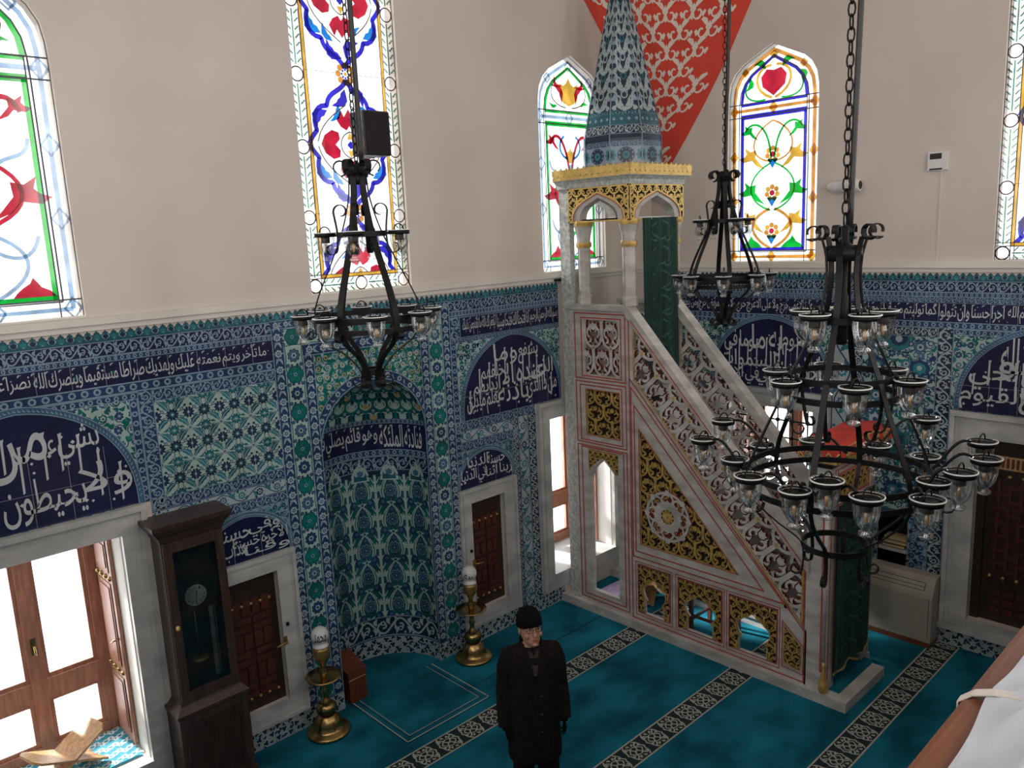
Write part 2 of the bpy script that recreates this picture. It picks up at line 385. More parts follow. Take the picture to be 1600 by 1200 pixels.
def crest(o, u0, u1, v0, v1, h=.002):                  # turquoise cresting with pointed palmettes
    n = max(1, round((u1-u0)/.062)); p = (u1-u0)/n; w = v1-v0
    for k in range(n):
        c = complex(u0+k*p+p/2, v0); m = 't_teal'
        P = [c-p*.5, c+p*.5, c+complex(p*.5, w*.60), c+complex(p*.36, w*.66), c+complex(p*.30, w*.78), c+complex(p*.1, w*.86), c+1j*w, c+complex(-p*.1, w*.86), c+complex(-p*.30, w*.78), c+complex(-p*.36, w*.66), c+complex(-p*.5, w*.60)]
        o.poly(P, h, m)
        if k % 2:
            for sg in (-1, 1): o.stroke([c+complex(sg*p*.42*sin(pi*i/6*.9), w*(.16+.5*i/6)) for i in range(7)], p*.11, h+DH, 't_pale', lambda x: sin(pi*x)+.2)
            o.palmette(c+1j*w*.18, 1j*w*.42, h+DH, 't_ink')
        else: o.palmette(c+1j*w*.14, 1j*w*.5, h+DH, 't_turq'); o.disc(c+1j*w*.2, p*.09, h+2*DH, 't_pale', 6)
def field_lattice(o, u0, u1, v0, v1, h=.001):           # white field, diamond net of serrated leaves with rosettes
    o.setclip([(u0,v0),(u1,v0),(u1,v1),(u0,v1)])
    o.rect(u0, u1, v0, v1, h, 't_ivory'); H = h+DH
    nx = round((u1-u0)/.265); ny = round((v1-v0)/.265); a = (u1-u0)/nx; b = (v1-v0)/ny
    for i in range(-1, nx+1):
        for j in range(-1, ny+1):
            c = complex(u0+(i+.5)*a, v0+(j+.5)*b)
            for dx, dy in ((1,1),(1,-1),(-1,1),(-1,-1)):
                d = complex(dx*a, dy*b)/2
                o.leaf(c+d*.22, c+d*.98, a*.085, H+DH, 't_teal' if dx*dy > 0 else 't_turq', .12*dx, 't_pale')
                e = complex(dx*a*.5, 0)
                o.stroke(bez(c+d*.2, c+e*.5, c+complex(dx*a*.3, dy*b*.1), c+complex(dx*a*.40, dy*b*.26), 6), a*.022, H, 't_ink')
                o.stroke(bez(c+d*.3, c+complex(0, dy*b*.2), c+complex(dx*a*.06, dy*b*.34), c+complex(dx*a*.24, dy*b*.45), 6), a*.022, H, 't_ink')
                o.disc(c+complex(dx*a*.41, dy*b*.24), a*.045, H, 't_ink', 6); o.flower(c+complex(dx*a*.30, dy*b*.13), a*.06, H, 't_cobalt', 't_white', 5); o.leaf(c+complex(dx*a*.16, dy*b*.42), c+complex(dx*a*.34, dy*b*.47), a*.035, H, 't_green', .2)
            o.flower(c, a*.20, H+2*DH, 't_ink', 't_teal', 10, m3='t_white')
            for dx, dy in ((.5, 0), (0, .5)):
                q = c+complex(dx*a, dy*b); o.flower(q, a*.185, H+2*DH, 't_ink' if dx else 't_teal', 't_cobalt' if dx else 't_turq', 10, m3='t_white')
            o.flower(c+complex(a/2, b/2), a*.09, H+3*DH, 't_white', 't_cobalt', 6)
    o.clip = None
def field_vines(o, box, h, ground, cols, seed=1, s=.12, line='t_ink', clip=None):   # loose scrolling leaves and blossoms
    u0, u1, v0, v1 = box; rnd = random.Random(seed)
    o.setclip(clip or [(u0,v0),(u1,v0),(u1,v1),(u0,v1)])
    o.rect(u0, u1, v0, v1, h, ground); H = h+DH
    s *= .86; nx = max(1, round((u1-u0)/s)); ny = max(1, round((v1-v0)/s)); a = (u1-u0)/nx; b = (v1-v0)/ny
    for i in range(nx):
        for j in range(ny):
            c = complex(u0+(i+.5)*a+rnd.uniform(-.1, .1)*a, v0+(j+.5)*b); t = rnd.uniform(0, 6.28); sg = 1 if (i+j) % 2 else -1
            o.spiral(c, s*.55, t, .9, s*.07, H, line, n=9, sgn=sg)
            k = (i*2+j*3) % 5
            if k in (0, 3): o.flower(c, s*.33, H+DH, cols[0], cols[1], 7, t, m3=ground)
            elif k == 1: o.palmette(c-s*.28*E(t), s*.62*E(t), H+DH, cols[2], ground, cols[0])
            else: o.flower(c, s*.27, H+DH, cols[1], ground, 6, t)
            for q in range(3):
                z = c+s*.5*E(t+q*2.1); o.leaf(z, z+s*.55*E(t+q*2.1+sg*1.2), s*.15, H+DH, cols[2+(q+i) % (len(cols)-2)], .3*sg)
    o.clip = None
def field_cypress(o, u0, u1, v0, v1, ncol, h=.001):     # tall panels: ivory stems, ogee leaf pairs, blue blossoms
    o.rect(u0, u1, v0, v1, h, 't_teal'); H = h+DH
    a = (u1-u0)/ncol; n = round((v1-v0)/.325); b = (v1-v0)/n
    o.setclip([(u0,v0),(u1,v0),(u1,v1),(u0,v1)])
    for i in range(ncol+1):
        x = u0+i*a
        for j in range(n*3): o.stroke([complex(x, v0+j*b/3), complex(x, v0+(j+1)*b/3)], a*.085, H, 't_ivory')
        for j in range(n+1):
            y = v0+j*b
            for sg in (-1, 1):
                o.leaf(complex(x, y+b*.42), complex(x+sg*a*.20, y+b*.74), a*.055, H+DH, 't_ivory', -.22*sg); o.leaf(complex(x, y+b*.72), complex(x+sg*a*.15, y+b*.94), a*.045, H+DH, 't_ivory', -.2*sg)
                o.leaf(complex(x+sg*a*.03, y+b*.02), complex(x+sg*a*.13, y+b*.2), a*.04, H+DH, 't_ivory', .2*sg)
                c = complex(x+sg*a*.22, y+b*.08); o.flower(c, a*.155, H+DH, 't_ink', None, 8); o.flower(c, a*.13, H+2*DH, 't_cobalt', 't_mid', 8)
    for i in range(ncol):
        x = u0+(i+.5)*a
        for j in range(n):
            y = v0+j*b; c = complex(x, y+b*.46)
            for sg in (-1, 1):
                P = bez(complex(x+sg*a*.02, y-b*.02), complex(x+sg*a*.44, y+b*.22), complex(x+sg*a*.36, y+b*.62), complex(x, y+b*.98), 12)
                o.stroke(P, a*.115, H+DH, 't_ivory', lambda t: .35+.75*sin(pi*t)); o.stroke(P[1:-1], a*.035, H+2*DH, 't_teal', lambda t: sin(pi*t))
                o.leaf(complex(x+sg*a*.26, y+b*.40), complex(x+sg*a*.36, y+b*.72), a*.05, H+DH, 't_ivory', -.3*sg)
                o.leaf(complex(x+sg*a*.27, y+b*.62), complex(x+sg*a*.33, y+b*.9), a*.06, H+2*DH, 't_green', -.2*sg); o.leaf(complex(x+sg*a*.06, y+b*.06), complex(x+sg*a*.2, y+b*.26), a*.05, H+2*DH, 't_green', -.2*sg)
            o.flower(c, a*.22, H+2*DH, 't_ivory', None, 9); o.flower(c, a*.20, H+3*DH, 't_ink', None, 9); o.flower(c, a*.165, H+4*DH, 't_mid', 't_cobalt', 9, m3='t_pale')
            o.palmette(complex(x, y+b*.70), 1j*b*.2, H+3*DH, 't_cobalt', 't_mid'); o.palmette(complex(x, y+b*.95), 1j*b*.16, H+3*DH, 't_ivory', 't_teal'); o.palmette(complex(x, y+b*.10), 1j*b*.14, H+3*DH, 't_ink', 't_mid')
    o.clip = None
def field_big(o, u0, u1, v0, v1, h=.001):               # large blossoms on ivory
    o.setclip([(u0,v0),(u1,v0),(u1,v1),(u0,v1)]); field_vines(o, (u0, u1, v0, v1), h, 't_ivory', ['t_cobalt', 't_mid', 't_teal', 't_green', 't_mid'], 41, .15); o.setclip([(u0,v0),(u1,v0),(u1,v1),(u0,v1)]); H = h+3*DH
    cx = (u0+u1)/2; hw = (u1-u0)/2; per = .56; n = int((v1-v0)/per)+1
    for j in range(n):
        y = v0+j*per+.1
        o.palmette(complex(cx, y), .30j, H+DH, 't_turq', 't_cobalt', 't_white') if j % 2 else o.flower(complex(cx, y+.13), .12, H+DH, 't_cobalt', 't_turq', 9, m3='t_white')
        for sg in (-1, 1):
            x = cx+sg*hw*.58
            o.palmette(complex(x, y+.24), .22j, H+DH, 't_teal', 't_white', 't_cobalt') if j % 2 else o.palmette(complex(x, y+.48), -.22j, H+DH, 't_cobalt', 't_turq', 't_white')
            o.flower(complex(x, y+.05), .075, H+DH, 't_mid', 't_white', 8, m3='t_cobalt'); o.flower(complex(cx+sg*hw*.22, y+.42), .06, H+DH, 't_turq', 't_white', 7, m3='t_cobalt')
            o.stroke(bez(complex(cx, y-.04), complex(cx+sg*hw*.9, y), complex(cx+sg*hw*.9, y+.4), complex(cx+sg*hw*.2, y+.5), 12), .012, H, 't_ink')
            o.stroke(bez(complex(cx+sg*hw, y+.1), complex(cx+sg*hw*.3, y+.12), complex(cx+sg*hw*.4, y+.34), complex(x, y+.5), 10), .012, H, 't_teal')
            for q in range(4):
                z = complex(cx+sg*hw*(.2+.2*q), y+.08+.13*q); o.leaf(z, z+.11*E(1.2*sg+q*1.7), .024, H, ['t_teal','t_green','t_mid','t_cobalt'][q], .3)
                o.flower(z+.05*E(q*2), .03, H+DH, 't_cobalt', 't_white', 5)
            o.flower(complex(cx+sg*hw*.93, y+.3), .05, H+DH, 't_ink', 't_mid', 7, m3='t_white')
    o.clip = None
def joints(o, u0, u1, v0, v1, h=.0065, p=.25):          # thin tile joints
    k = u0+p
    while k < u1-.02: o.rect(k-.0013, k+.0013, v0, v1, h, 't_grout'); k += p
    k = v0+p
    while k < v1-.02: o.rect(u0, u1, k-.0013, k+.0013, h, 't_grout'); k += p
# openwork: ogee net with scrolls, leaves and blossoms; T places the unit cell net in the panel
def openwork(o, T, i0, i1, j0, j1, sc, h, m, fm=None, w=.055):
    st = lambda P, k=1, tp=None: o.stroke([T(z) for z in P], w*k*sc, h, m, tp)
    lf = lambda a, b, k, bd: o.leaf(T(a), T(b), k*sc, h, m, bd)
    for i in range(i0, i1):
        for j in range(j0, j1):
            c = complex(i+(.5 if j % 2 else 0), j)
            for sg in (-1, 1):
                st(bez(c, c+complex(.66*sg, .08), c+complex(.40*sg, .55), c+complex(.5*sg, 1), 9))
                st([c+complex(.20*sg, .55)+.19*(1-.7*q/8)*E(-pi/2+sg*4.6*q/8) for q in range(9)], .85, lambda t: 1-.4*t)
                lf(c+complex(.30*sg, .16), c+complex(.16*sg, .40), .055, .3*sg); lf(c+complex(.42*sg, .62), c+complex(.22*sg, .90), .06, .3*sg)
            o.flower(T(c), .15*sc, h, m, None, 5, .3, .4); o.palmette(T(c+.62j), (T(c+.92j)-T(c+.62j)), h, m)
            if fm: o.thick, t = 0, o.thick; o.flower(T(c), .08*sc, h+.003, fm, None, 5, .3); o.thick = t
# ------------------------------------------------------------------ Arabic lettering (thuluth friezes): joining forms by hand
FORMS = dict(zip('ءآأؤإئابةتثجحخدذرزسشصضطظعغفقكلمنهوىي', [(0xFE80,1),(0xFE81,2),(0xFE83,2),(0xFE85,2),(0xFE87,2),(0xFE89,4),(0xFE8D,2),(0xFE8F,4),(0xFE93,2),(0xFE95,4),(0xFE99,4),(0xFE9D,4),(0xFEA1,4),(0xFEA5,4),(0xFEA9,2),(0xFEAB,2),(0xFEAD,2),(0xFEAF,2),(0xFEB1,4),(0xFEB5,4),(0xFEB9,4),(0xFEBD,4),(0xFEC1,4),(0xFEC5,4),(0xFEC9,4),(0xFECD,4),(0xFED1,4),(0xFED5,4),(0xFED9,4),(0xFEDD,4),(0xFEE1,4),(0xFEE5,4),(0xFEE9,4),(0xFEED,2),(0xFEEF,2),(0xFEF1,4)]))
LA = {'ا': 0xFEFB, 'أ': 0xFEF7, 'إ': 0xFEF9, 'آ': 0xFEF5}
def shape(t):
    out = []; i = 0; prev = False
    while i < len(t):
        c = t[i]
        if c not in FORMS: out.append(c); prev = False; i += 1; continue
        if c == 'ل' and i+1 < len(t) and t[i+1] in LA:
            out.append(chr(LA[t[i+1]]+(1 if prev else 0))); prev = False; i += 2; continue
        base, n = FORMS[c]; nxt = i+1 < len(t) and t[i+1] in FORMS and t[i+1] != 'ء' and n == 4
        out.append(chr(base+((3 if nxt else 1) if prev and n > 1 else (2 if nxt else 0)))); prev = nxt; i += 1
    return ''.join(out[::-1])
_tx = {}
def glyphs(t, latin=False):
    if t not in _tx:
        c = bpy.data.curves.new('t', 'FONT'); c.body = t if latin else shape(t); c.resolution_u = 2; c.offset = 0 if latin else .005; c.space_word = .35
        ob = bpy.data.objects.new('t', c); C.objects.link(ob); bpy.context.view_layer.update()
        me = ob.evaluated_get(bpy.context.evaluated_depsgraph_get()).to_mesh()
        v = [(p.co.x, p.co.y) for p in me.vertices]; f = [tuple(p.vertices) for p in me.polygons]
        ob.evaluated_get(bpy.context.evaluated_depsgraph_get()).to_mesh_clear()
        bpy.data.objects.remove(ob); bpy.data.curves.remove(c)
        _tx[t] = (v, f)
    return _tx[t]
def write(o, t, u0, u1, v0, v1, h, m='t_letter', latin=False, y=None):
    """Letters of t stretched into the box (u0..u1, v0..v1) of the surface map."""
    v, f = glyphs(t, latin)
    xs = [p[0] for p in v]; ys = [p[1] for p in v]; a, b = min(xs), max(xs); c, d = y or (min(ys), max(ys))
    o.mb.add([o.f(u0+(x-a)/(b-a)*(u1-u0), v0+(z-c)/(d-c)*(v1-v0), h) for x, z in v], f, m)
def arch_pts(cx, hw, v0, rise, n=24, point=.0):          # arch outline from right foot over the top to left foot (complex)
    P = []
    for i in range(n+1):
        t = pi*i/n; P.append(complex(cx+hw*cos(t), v0+rise*(sin(t)**(1-point*.4))*(1+point*.12*(1-abs(cos(t))))))
    return P
def ogive(cx, hw, v0, rise, n=9):                        # pointed arch with round shoulders
    R = bez(complex(hw, 0), complex(hw, rise*.52), complex(hw*.72, rise*.66), complex(0, rise), n)
    return [complex(cx+z.real, v0+z.imag) for z in R]+[complex(cx-z.real, v0+z.imag) for z in R[-2::-1]]
def scr(P): return [(z.real, z.imag) for z in P]
# ------------------------------------------------------------------ room shell
def wall_grid(mb, f, u0, u1, v0, v1, holes, th, m):
    us = sorted({u0, u1, *[x for h in holes for x in h[:2] if u0 < x < u1]}); vs = sorted({v0, v1, *[x for h in holes for x in h[2:4] if v0 < x < v1]})
    for a, b in zip(us, us[1:]):
        for c, d in zip(vs, vs[1:]):
            if not any(h[0] <= (a+b)/2 <= h[1] and h[2] <= (c+d)/2 <= h[3] for h in holes): mb.bar(f, a, b, c, d, -th, 0, m)
def arch_fill(mb, f, cx, hw, top, out, th, m):           # corner pieces between an arch outline and its square hole
    P = scr(out); k = len(P)//2
    mb.prism(P[:k+1]+[(cx, top), (cx+hw, top)], f, -th, 0, m); mb.prism(P[k:]+[(cx-hw, top), (cx, top)], f, -th, 0, m)
ZT = 4.12; ZC = 8.6; WH = .565
def tudor(cx, v0, hw=WH): return [complex(cx+x, v0+y) for x, y in [(hw,1.80),(hw*.99,1.95),(hw*.95,2.08),(hw*.84,2.19),(hw*.66,2.28),(hw*.33,2.37),(0,2.46),(-hw*.33,2.37),(-hw*.66,2.28),(-hw*.84,2.19),(-hw*.95,2.08),(-hw*.99,1.95),(-hw,1.80)]]
def shell(name, f, u0, u1, uppers, lowers, extra, tall):
    mb = MB(); lo = [(c-.59, c+.59, .40, 2.38) for c in lowers]+extra
    wall_grid(mb, f, u0, u1, 0, ZT, lo, .8, 'plaster')
    up = [(c-WH, c+WH, ZT+.01, ZT+.01+2.46) for c in uppers]+[(tall-WH, tall+WH, ZT+.01, 8.35)]
    wall_grid(mb, f, u0, u1, ZT, ZC, up, .15, 'plaster')
    for c in uppers: arch_fill(mb, f, c, WH, ZT+.01+2.46, tudor(c, ZT+.01), .15, 'plaster')
    return struct(mb.build(name))
wallA = shell('wall_left', fA, -.4, XB+.15, [1.27, 7.35], [1.27, 7.35], [(CX-RN, CX+RN, 0, CX and 3.27), (2.62, 3.12, .38, 1.67), (5.47, 5.97, .38, 1.67)], 4.31)
wallB = shell('wall_right', fB, -.15, 9.3, [1.71, 7.59], [1.72], [(4.06, 5.24, .36, 2.34), (3.10, 3.42, .63, 1.37)], 4.65)
mb = MB(); mb.box(-.40, -.25, -9.3, .8, 0, ZC, 'plaster'); struct(mb.build('wall_near'))
mb = MB(); mb.box(-.4, XB+.15, -9.45, -9.3, 0, ZC, 'plaster'); struct(mb.build('wall_rear'))
mb = MB(); mb.box(-.4, XB+.15, -9.45, .15, ZC, ZC+.15, 'plaster'); struct(mb.build('ceiling'))
mb = MB(); mb.box(-.4, XB+.9, -9.45, .9, -.1, 0, 'carpet'); floor = struct(mb.build('floor'))
mb = MB(); mb.box(-.25, XB, -9.3, -6.42, 2.75, 2.95, 'wood_rail'); struct(mb.build('floor_gallery'))
# patterned cream stripes woven in the carpet, one per prayer row
for i, y in enumerate([-1.21, -2.55, -3.885, -5.22]):
    o = Orn(fF); w = .125; u0, u1 = -.2, XB-.02
    o.rect(u0, u1, y-w, y+w, .001, 'carpet_d')
    for sg in (-1, 1): o.rect(u0, u1, y+sg*w-.008, y+sg*w+.008, .002, 'carpet_l')
    n = int((u1-u0)/.26); p = (u1-u0)/n
    for k in range(n):
        c = complex(u0+(k+.5)*p, y)
        for a in (1, -1):
            for b in (1, -1):
                o.stroke([c+complex(a*z.real, b*z.imag) for z in bez(complex(.02, 0), complex(.06, .03), complex(.02, .08), complex(.075, .11), 8)], .014, .0018, 'carpet_l')
                o.stroke([c+complex(a*z.real, b*z.imag) for z in bez(complex(.13, 0), complex(.08, .02), complex(.12, .07), complex(.05, .085), 8)], .014, .0018, 'carpet_l')
                o.stroke([c+complex(a*z.real, b*z.imag) for z in bez(complex(.055, .0), complex(.085, .035), complex(.10, .05), complex(.13, .055), 6)], .012, .0018, 'carpet_l')
                o.leaf(c+complex(a*.03, b*.055), c+complex(a*.08, b*.045), .013, .0018, 'carpet_l', .2); o.leaf(c+complex(a*.095, b*.1), c+complex(a*.125, b*.07), .012, .0018, 'carpet_l', .2)
    o.mb.build('carpet_stripe', floor)
o = Orn(fF); o.rect(4.95, 6.88, -.665, -.652, .0012, 'carpet_d'); o.mb.build('carpet_seam', floor)
# ledge over the tiles
for n, f, a, b in (('trim_1', fA, -.25, XB), ('trim_2', fB, 0, 9.3)):
    mb = MB(); mb.bar(f, a, b, 4.015, 4.06, 0, .02, 'cornice'); mb.bar(f, a, b, 4.06, 4.115, 0, .045, 'cornice'); struct(mb.build(n), 'white painted ledge above the tile cresting on the %s wall' % ('left' if n == 'trim_1' else 'right'), 'trim')
# ------------------------------------------------------------------ tiles, wall by wall
def part(name, parent, f, h=.004, box=None):
    o = Orn(f)
    if box: o.mb.bar(f, *box, 0, h, 't_cobalt')
    o._n = name; o._p = parent; return o
def done(o): return o.mb.build(o._n, o._p)
def frieze(parent, f, u0, u1, gaps=()):
    o = part('tile_frieze', parent, f, .004, (u0, u1, 3.76, 3.935))
    crest(o, u0, u1, 3.925, 4.015, .006); border(o, u0, u1, 3.81, 3.925, 'dark', .005); border(o, u0, u1, 3.765, 3.81, 'rope', .005); joints(o, u0, u1, 3.765, 3.925, .0085); done(o)
def inscription(parent, f, u0, u1, texts, v0=3.585, v1=3.76, y=None, pointed=0):
    o = part('inscription_band', parent, f, .005, (u0, u1, v0, v1))
    P = [complex(u0, v0), complex(u1, v0), complex(u1, v1), complex(u0, v1)]
    o.poly(P, .006, 't_navy'); d = v1-v0
    for a, b, t in texts: write(o, t, a, b, v0+d*.06, v1-d*.05, .0085)
    rnd = random.Random(int(u0*100)+3)
    for k in range(int((u1-u0)/.09)):
        x = u0+.04+k*.09; o.leaf(complex(x, v1-d*.16), complex(x+.03, v1-d*.05), .006, .009, 't_white', .2); o.disc(complex(x+.05, v0+d*rnd.uniform(.1, .85)), .006, .009, 't_white', 5)
        if k % 3 == 0: o.disc(complex(x+.02, v0+d*rnd.uniform(.3, .6)), .014, .0075, 't_green', 7)
    joints(o, u0, u1, v0, v1, .0095, .24); done(o)
def tympanum(parent, f, cx, hw, v0, rise, lines, cut=None, ring=.055, wordm='t_letter', seed=2):
    o = part('tympanum_panel', parent, f)
    if cut: o.setclip(cut)
    A = arch_pts(cx, hw, v0, rise, 28, .5); o.poly(A, .010, 't_navy')
    R = arch_pts(cx, hw-ring*.3, v0, rise-ring*.3, 40, .5)
    o.stroke(R, ring, .011, 't_mid'); o.stroke(arch_pts(cx, hw-ring*.75, v0, rise-ring*.75, 30, .5), ring*.12, .012, 't_pale'); o.stroke(arch_pts(cx, hw+ring*.12, v0, rise+ring*.12, 30, .5), ring*.12, .012, 't_pale')
    for k in range(1, 80):
        t = pi*k/80; z = complex(cx+(hw-ring*.3)*cos(t), v0+(rise-ring*.3)*(sin(t)**.8)*(1+.06*(1-abs(cos(t)))))
        o.leaf(z-ring*.28*E(t+.8), z+ring*.28*E(t+.8), ring*.1, .0122, 't_pale', .2)
    for k, (a, b, c, d, t) in enumerate(lines): write(o, t, a, b, c, d, .0129+k*.0003, wordm)
    if hw > .6:                                           # tall upright strokes of the script
        rnd = random.Random(seed*3)
        for k in range(11):
            x = cx-hw*.8+hw*1.6*k/10+rnd.uniform(-.03, .03); yt = v0+rise*.9*sqrt(max(0, 1-((x-cx)/hw)**2)); y1 = yt-rnd.uniform(.02, .16); y0 = max(v0+.06, y1-rnd.uniform(.22, .38))
            if y1-y0 > .12: o.poly([complex(x-.009, y0), complex(x+.006, y0+.01), complex(x+.013, y1-.03), complex(x+.022, y1), complex(x-.006, y1-.005), complex(x-.004, y1-.04)], .0123, wordm)
    rnd = random.Random(seed)
    for k in range(int(hw*26)):
        x = cx+rnd.uniform(-.9, .9)*hw; y = v0+.03+rnd.random()*rise*.85*sqrt(max(0, 1-((x-cx)/hw)**2))*.93
        z = complex(x, y); s = .012 if k % 2 else .016; o.poly([z+s*q for q in (1, 1j, -1, -1j)], .0124, wordm)
    joints(o, cx-hw+.05, cx+hw-.05, v0, v0+rise*.6, .0128, .26); done(o)
frieze(wallA, fA, -.25, 7.0); frieze(wallB, fB, 0.02, 6.4)
T1 = [(2.62, 3.24, 'ما تأخر ويتم نعمته'), (2.02, 2.60, 'عليك ويهديك صراطا'), (1.42, 2.00, 'مستقيما وينصرك الله'), (.82, 1.40, 'نصرا عزيزا هو الذي'), (.2, .80, 'انزل السكينة في قلوب'), (-.24, .18, 'المؤمنين ليزدادوا')]
inscription(wallA, fA, -.25, 3.30, T1)
inscription(wallA, fA, 5.47, 7.0, [(6.52, 6.98, 'بسم الله الرحمن الرحيم'), (6.0, 6.5, 'انا فتحنا لك فتحا مبينا'), (5.5, 5.98, 'ليغفر لك الله ما تقدم من ذنبك')], 3.53, 3.735)
inscription(wallB, fB, .02, 6.4, [(5.55, 6.3, 'الى قوم اولي باس شديد'), (4.85, 5.52, 'تقاتلونهم او يسلمون'), (4.25, 4.82, 'فان تطيعوا يؤتكم الله'), (3.62, 4.22, 'اجرا حسنا وان تتولوا'), (3.02, 3.6, 'كما توليتم من قبل'), (2.42, 3.0, 'يعذبكم عذابا اليما'), (1.86, 2.4, 'ليس على الاعمى حرج'), (1.28, 1.84, 'ولا على الاعرج حرج'), (.62, 1.26, 'ولا على المريض حرج ومن'), (.04, .6, 'يطع الله ورسوله يدخله')], 3.51, 3.70)
def strip(parent, f, *B):
    o = part('tile_border', parent, f)
    for b in B: o.mb.bar(f, *b[:4], 0, .004, 't_cobalt'); border(o, *b, .005)
    done(o)
# --- left wall, west of the niche
strip(wallA, fA, (-.25, 3.30, 3.50, 3.585, 'rope'), (2.12, 2.24, 2.5, 3.50, 'scroll'), (2.24, 3.30, 3.40, 3.50, 'scroll'), (2.12, 3.30, 2.50, 2.60, 'scroll'), (2.12, 3.30, 2.38, 2.50, 'wave'), (2.12, 3.30, 2.29, 2.38, 'scroll'), (2.12, 2.24, .2, 2.29, 'scroll'), (2.24, 2.44, .2, 2.29, 'wave'))
o = part('tile_field', wallA, fA, .004, (2.24, 3.30, 2.6, 3.4)); field_lattice(o, 2.24, 3.30, 2.60, 3.40, .005); joints(o, 2.24, 3.30, 2.6, 3.4, .0095, .265); done(o)
o = part('tile_field', wallA, fA, .004, (-.25, 2.12, 2.6, 3.5)); field_vines(o, (-.25, 2.12, 2.6, 3.5), .005, 't_ivory', ['t_cobalt', 't_mid', 't_teal', 't_turq', 't_green'], 4, .125); border(o, -.25, 2.12, 3.44, 3.50, 'rope', .007); border(o, 2.05, 2.12, 2.6, 3.44, 'rope', .0072); done(o)
tympanum(wallA, fA, 1.27, .80, 2.605, .86, [(1.44, 1.80, 3.03, 3.33, 'بشيء'), (1.62, 2.0, 2.72, 3.02, 'ولا'), (1.10, 1.66, 2.64, 2.98, 'يحيطون'), (1.02, 1.44, 2.98, 3.40, 'من'), (.60, 1.04, 2.66, 3.0, 'الا بما'), (.72, 1.0, 3.0, 3.3, 'علمه')], seed=5)
o = part('tile_field', wallA, fA, .004, (2.44, 3.30, 1.84, 2.29)); field_vines(o, (2.44, 3.30, 1.84, 2.29), .005, 't_pale', ['t_cobalt', 't_green', 't_turq', 't_mid', 't_green'], 9, .09); done(o)
tympanum(wallA, fA, 2.88, .44, 1.845, .41, [(2.9, 3.2, 2.04, 2.20, 'وفي'), (2.60, 2.92, 2.06, 2.21, 'حسنة'), (2.74, 3.27, 1.94, 2.08, 'الآخرة حسنة'), (2.50, 2.86, 1.87, 2.06, 'عذاب النار'), (2.84, 3.28, 1.86, 1.97, 'وقنا')], ring=.05, seed=6)
# --- left wall, east of the niche
strip(wallA, fA, (5.32, 5.47, 3.50, 3.76, 'scroll'), (5.32, 7.0, 3.735, 3.765, 'rope'), (5.32, 7.0, 3.47, 3.53, 'scroll'), (5.32, 5.40, .2, 3.47, 'rope'), (5.32, 6.54, 2.50, 2.605, 'scroll'), (5.40, 6.17, 2.37, 2.50, 'wave'), (5.40, 6.24, 2.27, 2.37, 'scroll'), (6.17, 6.26, .2, 2.5, 'grey'), (6.26, 6.42, .2, 2.5, 'wave'), (6.42, 6.55, .2, 2.5, 'grey'), (5.40, 6.17, .2, .24, 'scroll'))
o = part('tile_field', wallA, fA, .004, (5.40, 7.0, 2.6, 3.47)); field_vines(o, (5.40, 7.0, 2.605, 3.47), .005, 't_ivory', ['t_cobalt', 't_mid', 't_teal', 't_turq', 't_green'], 3, .12); done(o)
Z = 2.61
tympanum(wallA, fA, 6.21, .80, 2.61, .86, [(6.30, 6.62, 3.12, 3.36, 'يشفع'), (5.92, 6.28, 3.14, 3.40, 'وما'), (6.02, 6.72, 2.92, 3.16, 'عنده الا'), (5.72, 6.06, 2.94, 3.2, 'خلفهم'), (6.42, 6.92, 2.64, 2.96, 'من ذا الذي'), (5.96, 6.44, 2.66, 2.95, 'باذنه'), (5.50, 5.98, 2.63, 2.92, 'يعلم ما بين'), (5.6, 6.0, 2.8, 3.04, 'ايديهم'), (6.5, 6.86, 2.86, 3.14, 'الذي')], [(5.3, 2.6), (6.995, 2.6), (6.995, 3.48), (5.3, 3.48)], seed=7)
o = part('tile_field', wallA, fA, .004, (5.40, 6.17, 1.84, 2.27)); field_vines(o, (5.40, 6.17, 1.84, 2.27), .005, 't_pale', ['t_cobalt', 't_green', 't_turq', 't_mid', 't_green'], 8, .09); done(o)
tympanum(wallA, fA, 5.73, .43, 1.845, .40, [(5.74, 6.02, 2.05, 2.2, 'حسنة'), (5.46, 5.76, 2.04, 2.2, 'الدنيا'), (5.72, 6.12, 1.88, 2.06, 'ربنا آتنا'), (5.36, 5.74, 1.87, 2.06, 'في الدنيا')], ring=.05, seed=8)
# --- right wall
strip(wallB, fB, (.02, 6.4, 3.70, 3.765, 'scroll'), (.02, 6.4, 3.44, 3.51, 'rope'), (0.02, .14, .2, 3.44, 'grey'), (.14, .32, .2, 3.44, 'wave'), (.32, .44, .2, 3.44, 'grey'), (2.52, 2.75, .2, 3.44, 'wave'), (2.75, 2.86, .2, 3.44, 'grey'), (3.62, 3.78, .2, 3.44, 'grey'), (2.86, 3.62, 3.34, 3.44, 'grey'))
o = part('tile_field', wallB, fB); field_big(o, 2.86, 3.62, 1.40, 3.34, .005); joints(o, 2.86, 3.62, 1.4, 3.34, .0095); done(o)
o = part('tile_field', wallB, fB); field_vines(o, (2.86, 3.10, .2, 1.4), .005, 't_pale', ['t_cobalt', 't_mid', 't_ink', 't_ink', 't_mid'], 21, .13); field_vines(o, (3.42, 3.62, .2, 1.4), .005, 't_pale', ['t_cobalt', 't_mid', 't_ink', 't_ink', 't_mid'], 22, .13); field_vines(o, (3.10, 3.42, .2, .63), .005, 't_pale', ['t_cobalt', 't_mid', 't_ink', 't_ink', 't_mid'], 23, .13)
o.poly([complex(3.10, 1.40), complex(3.42, 1.40), complex(3.42, 1.2)]+[z for z in arch_pts(3.26, .16, 1.2, .16, 16) if 1], .005, 't_teal'); done(o)
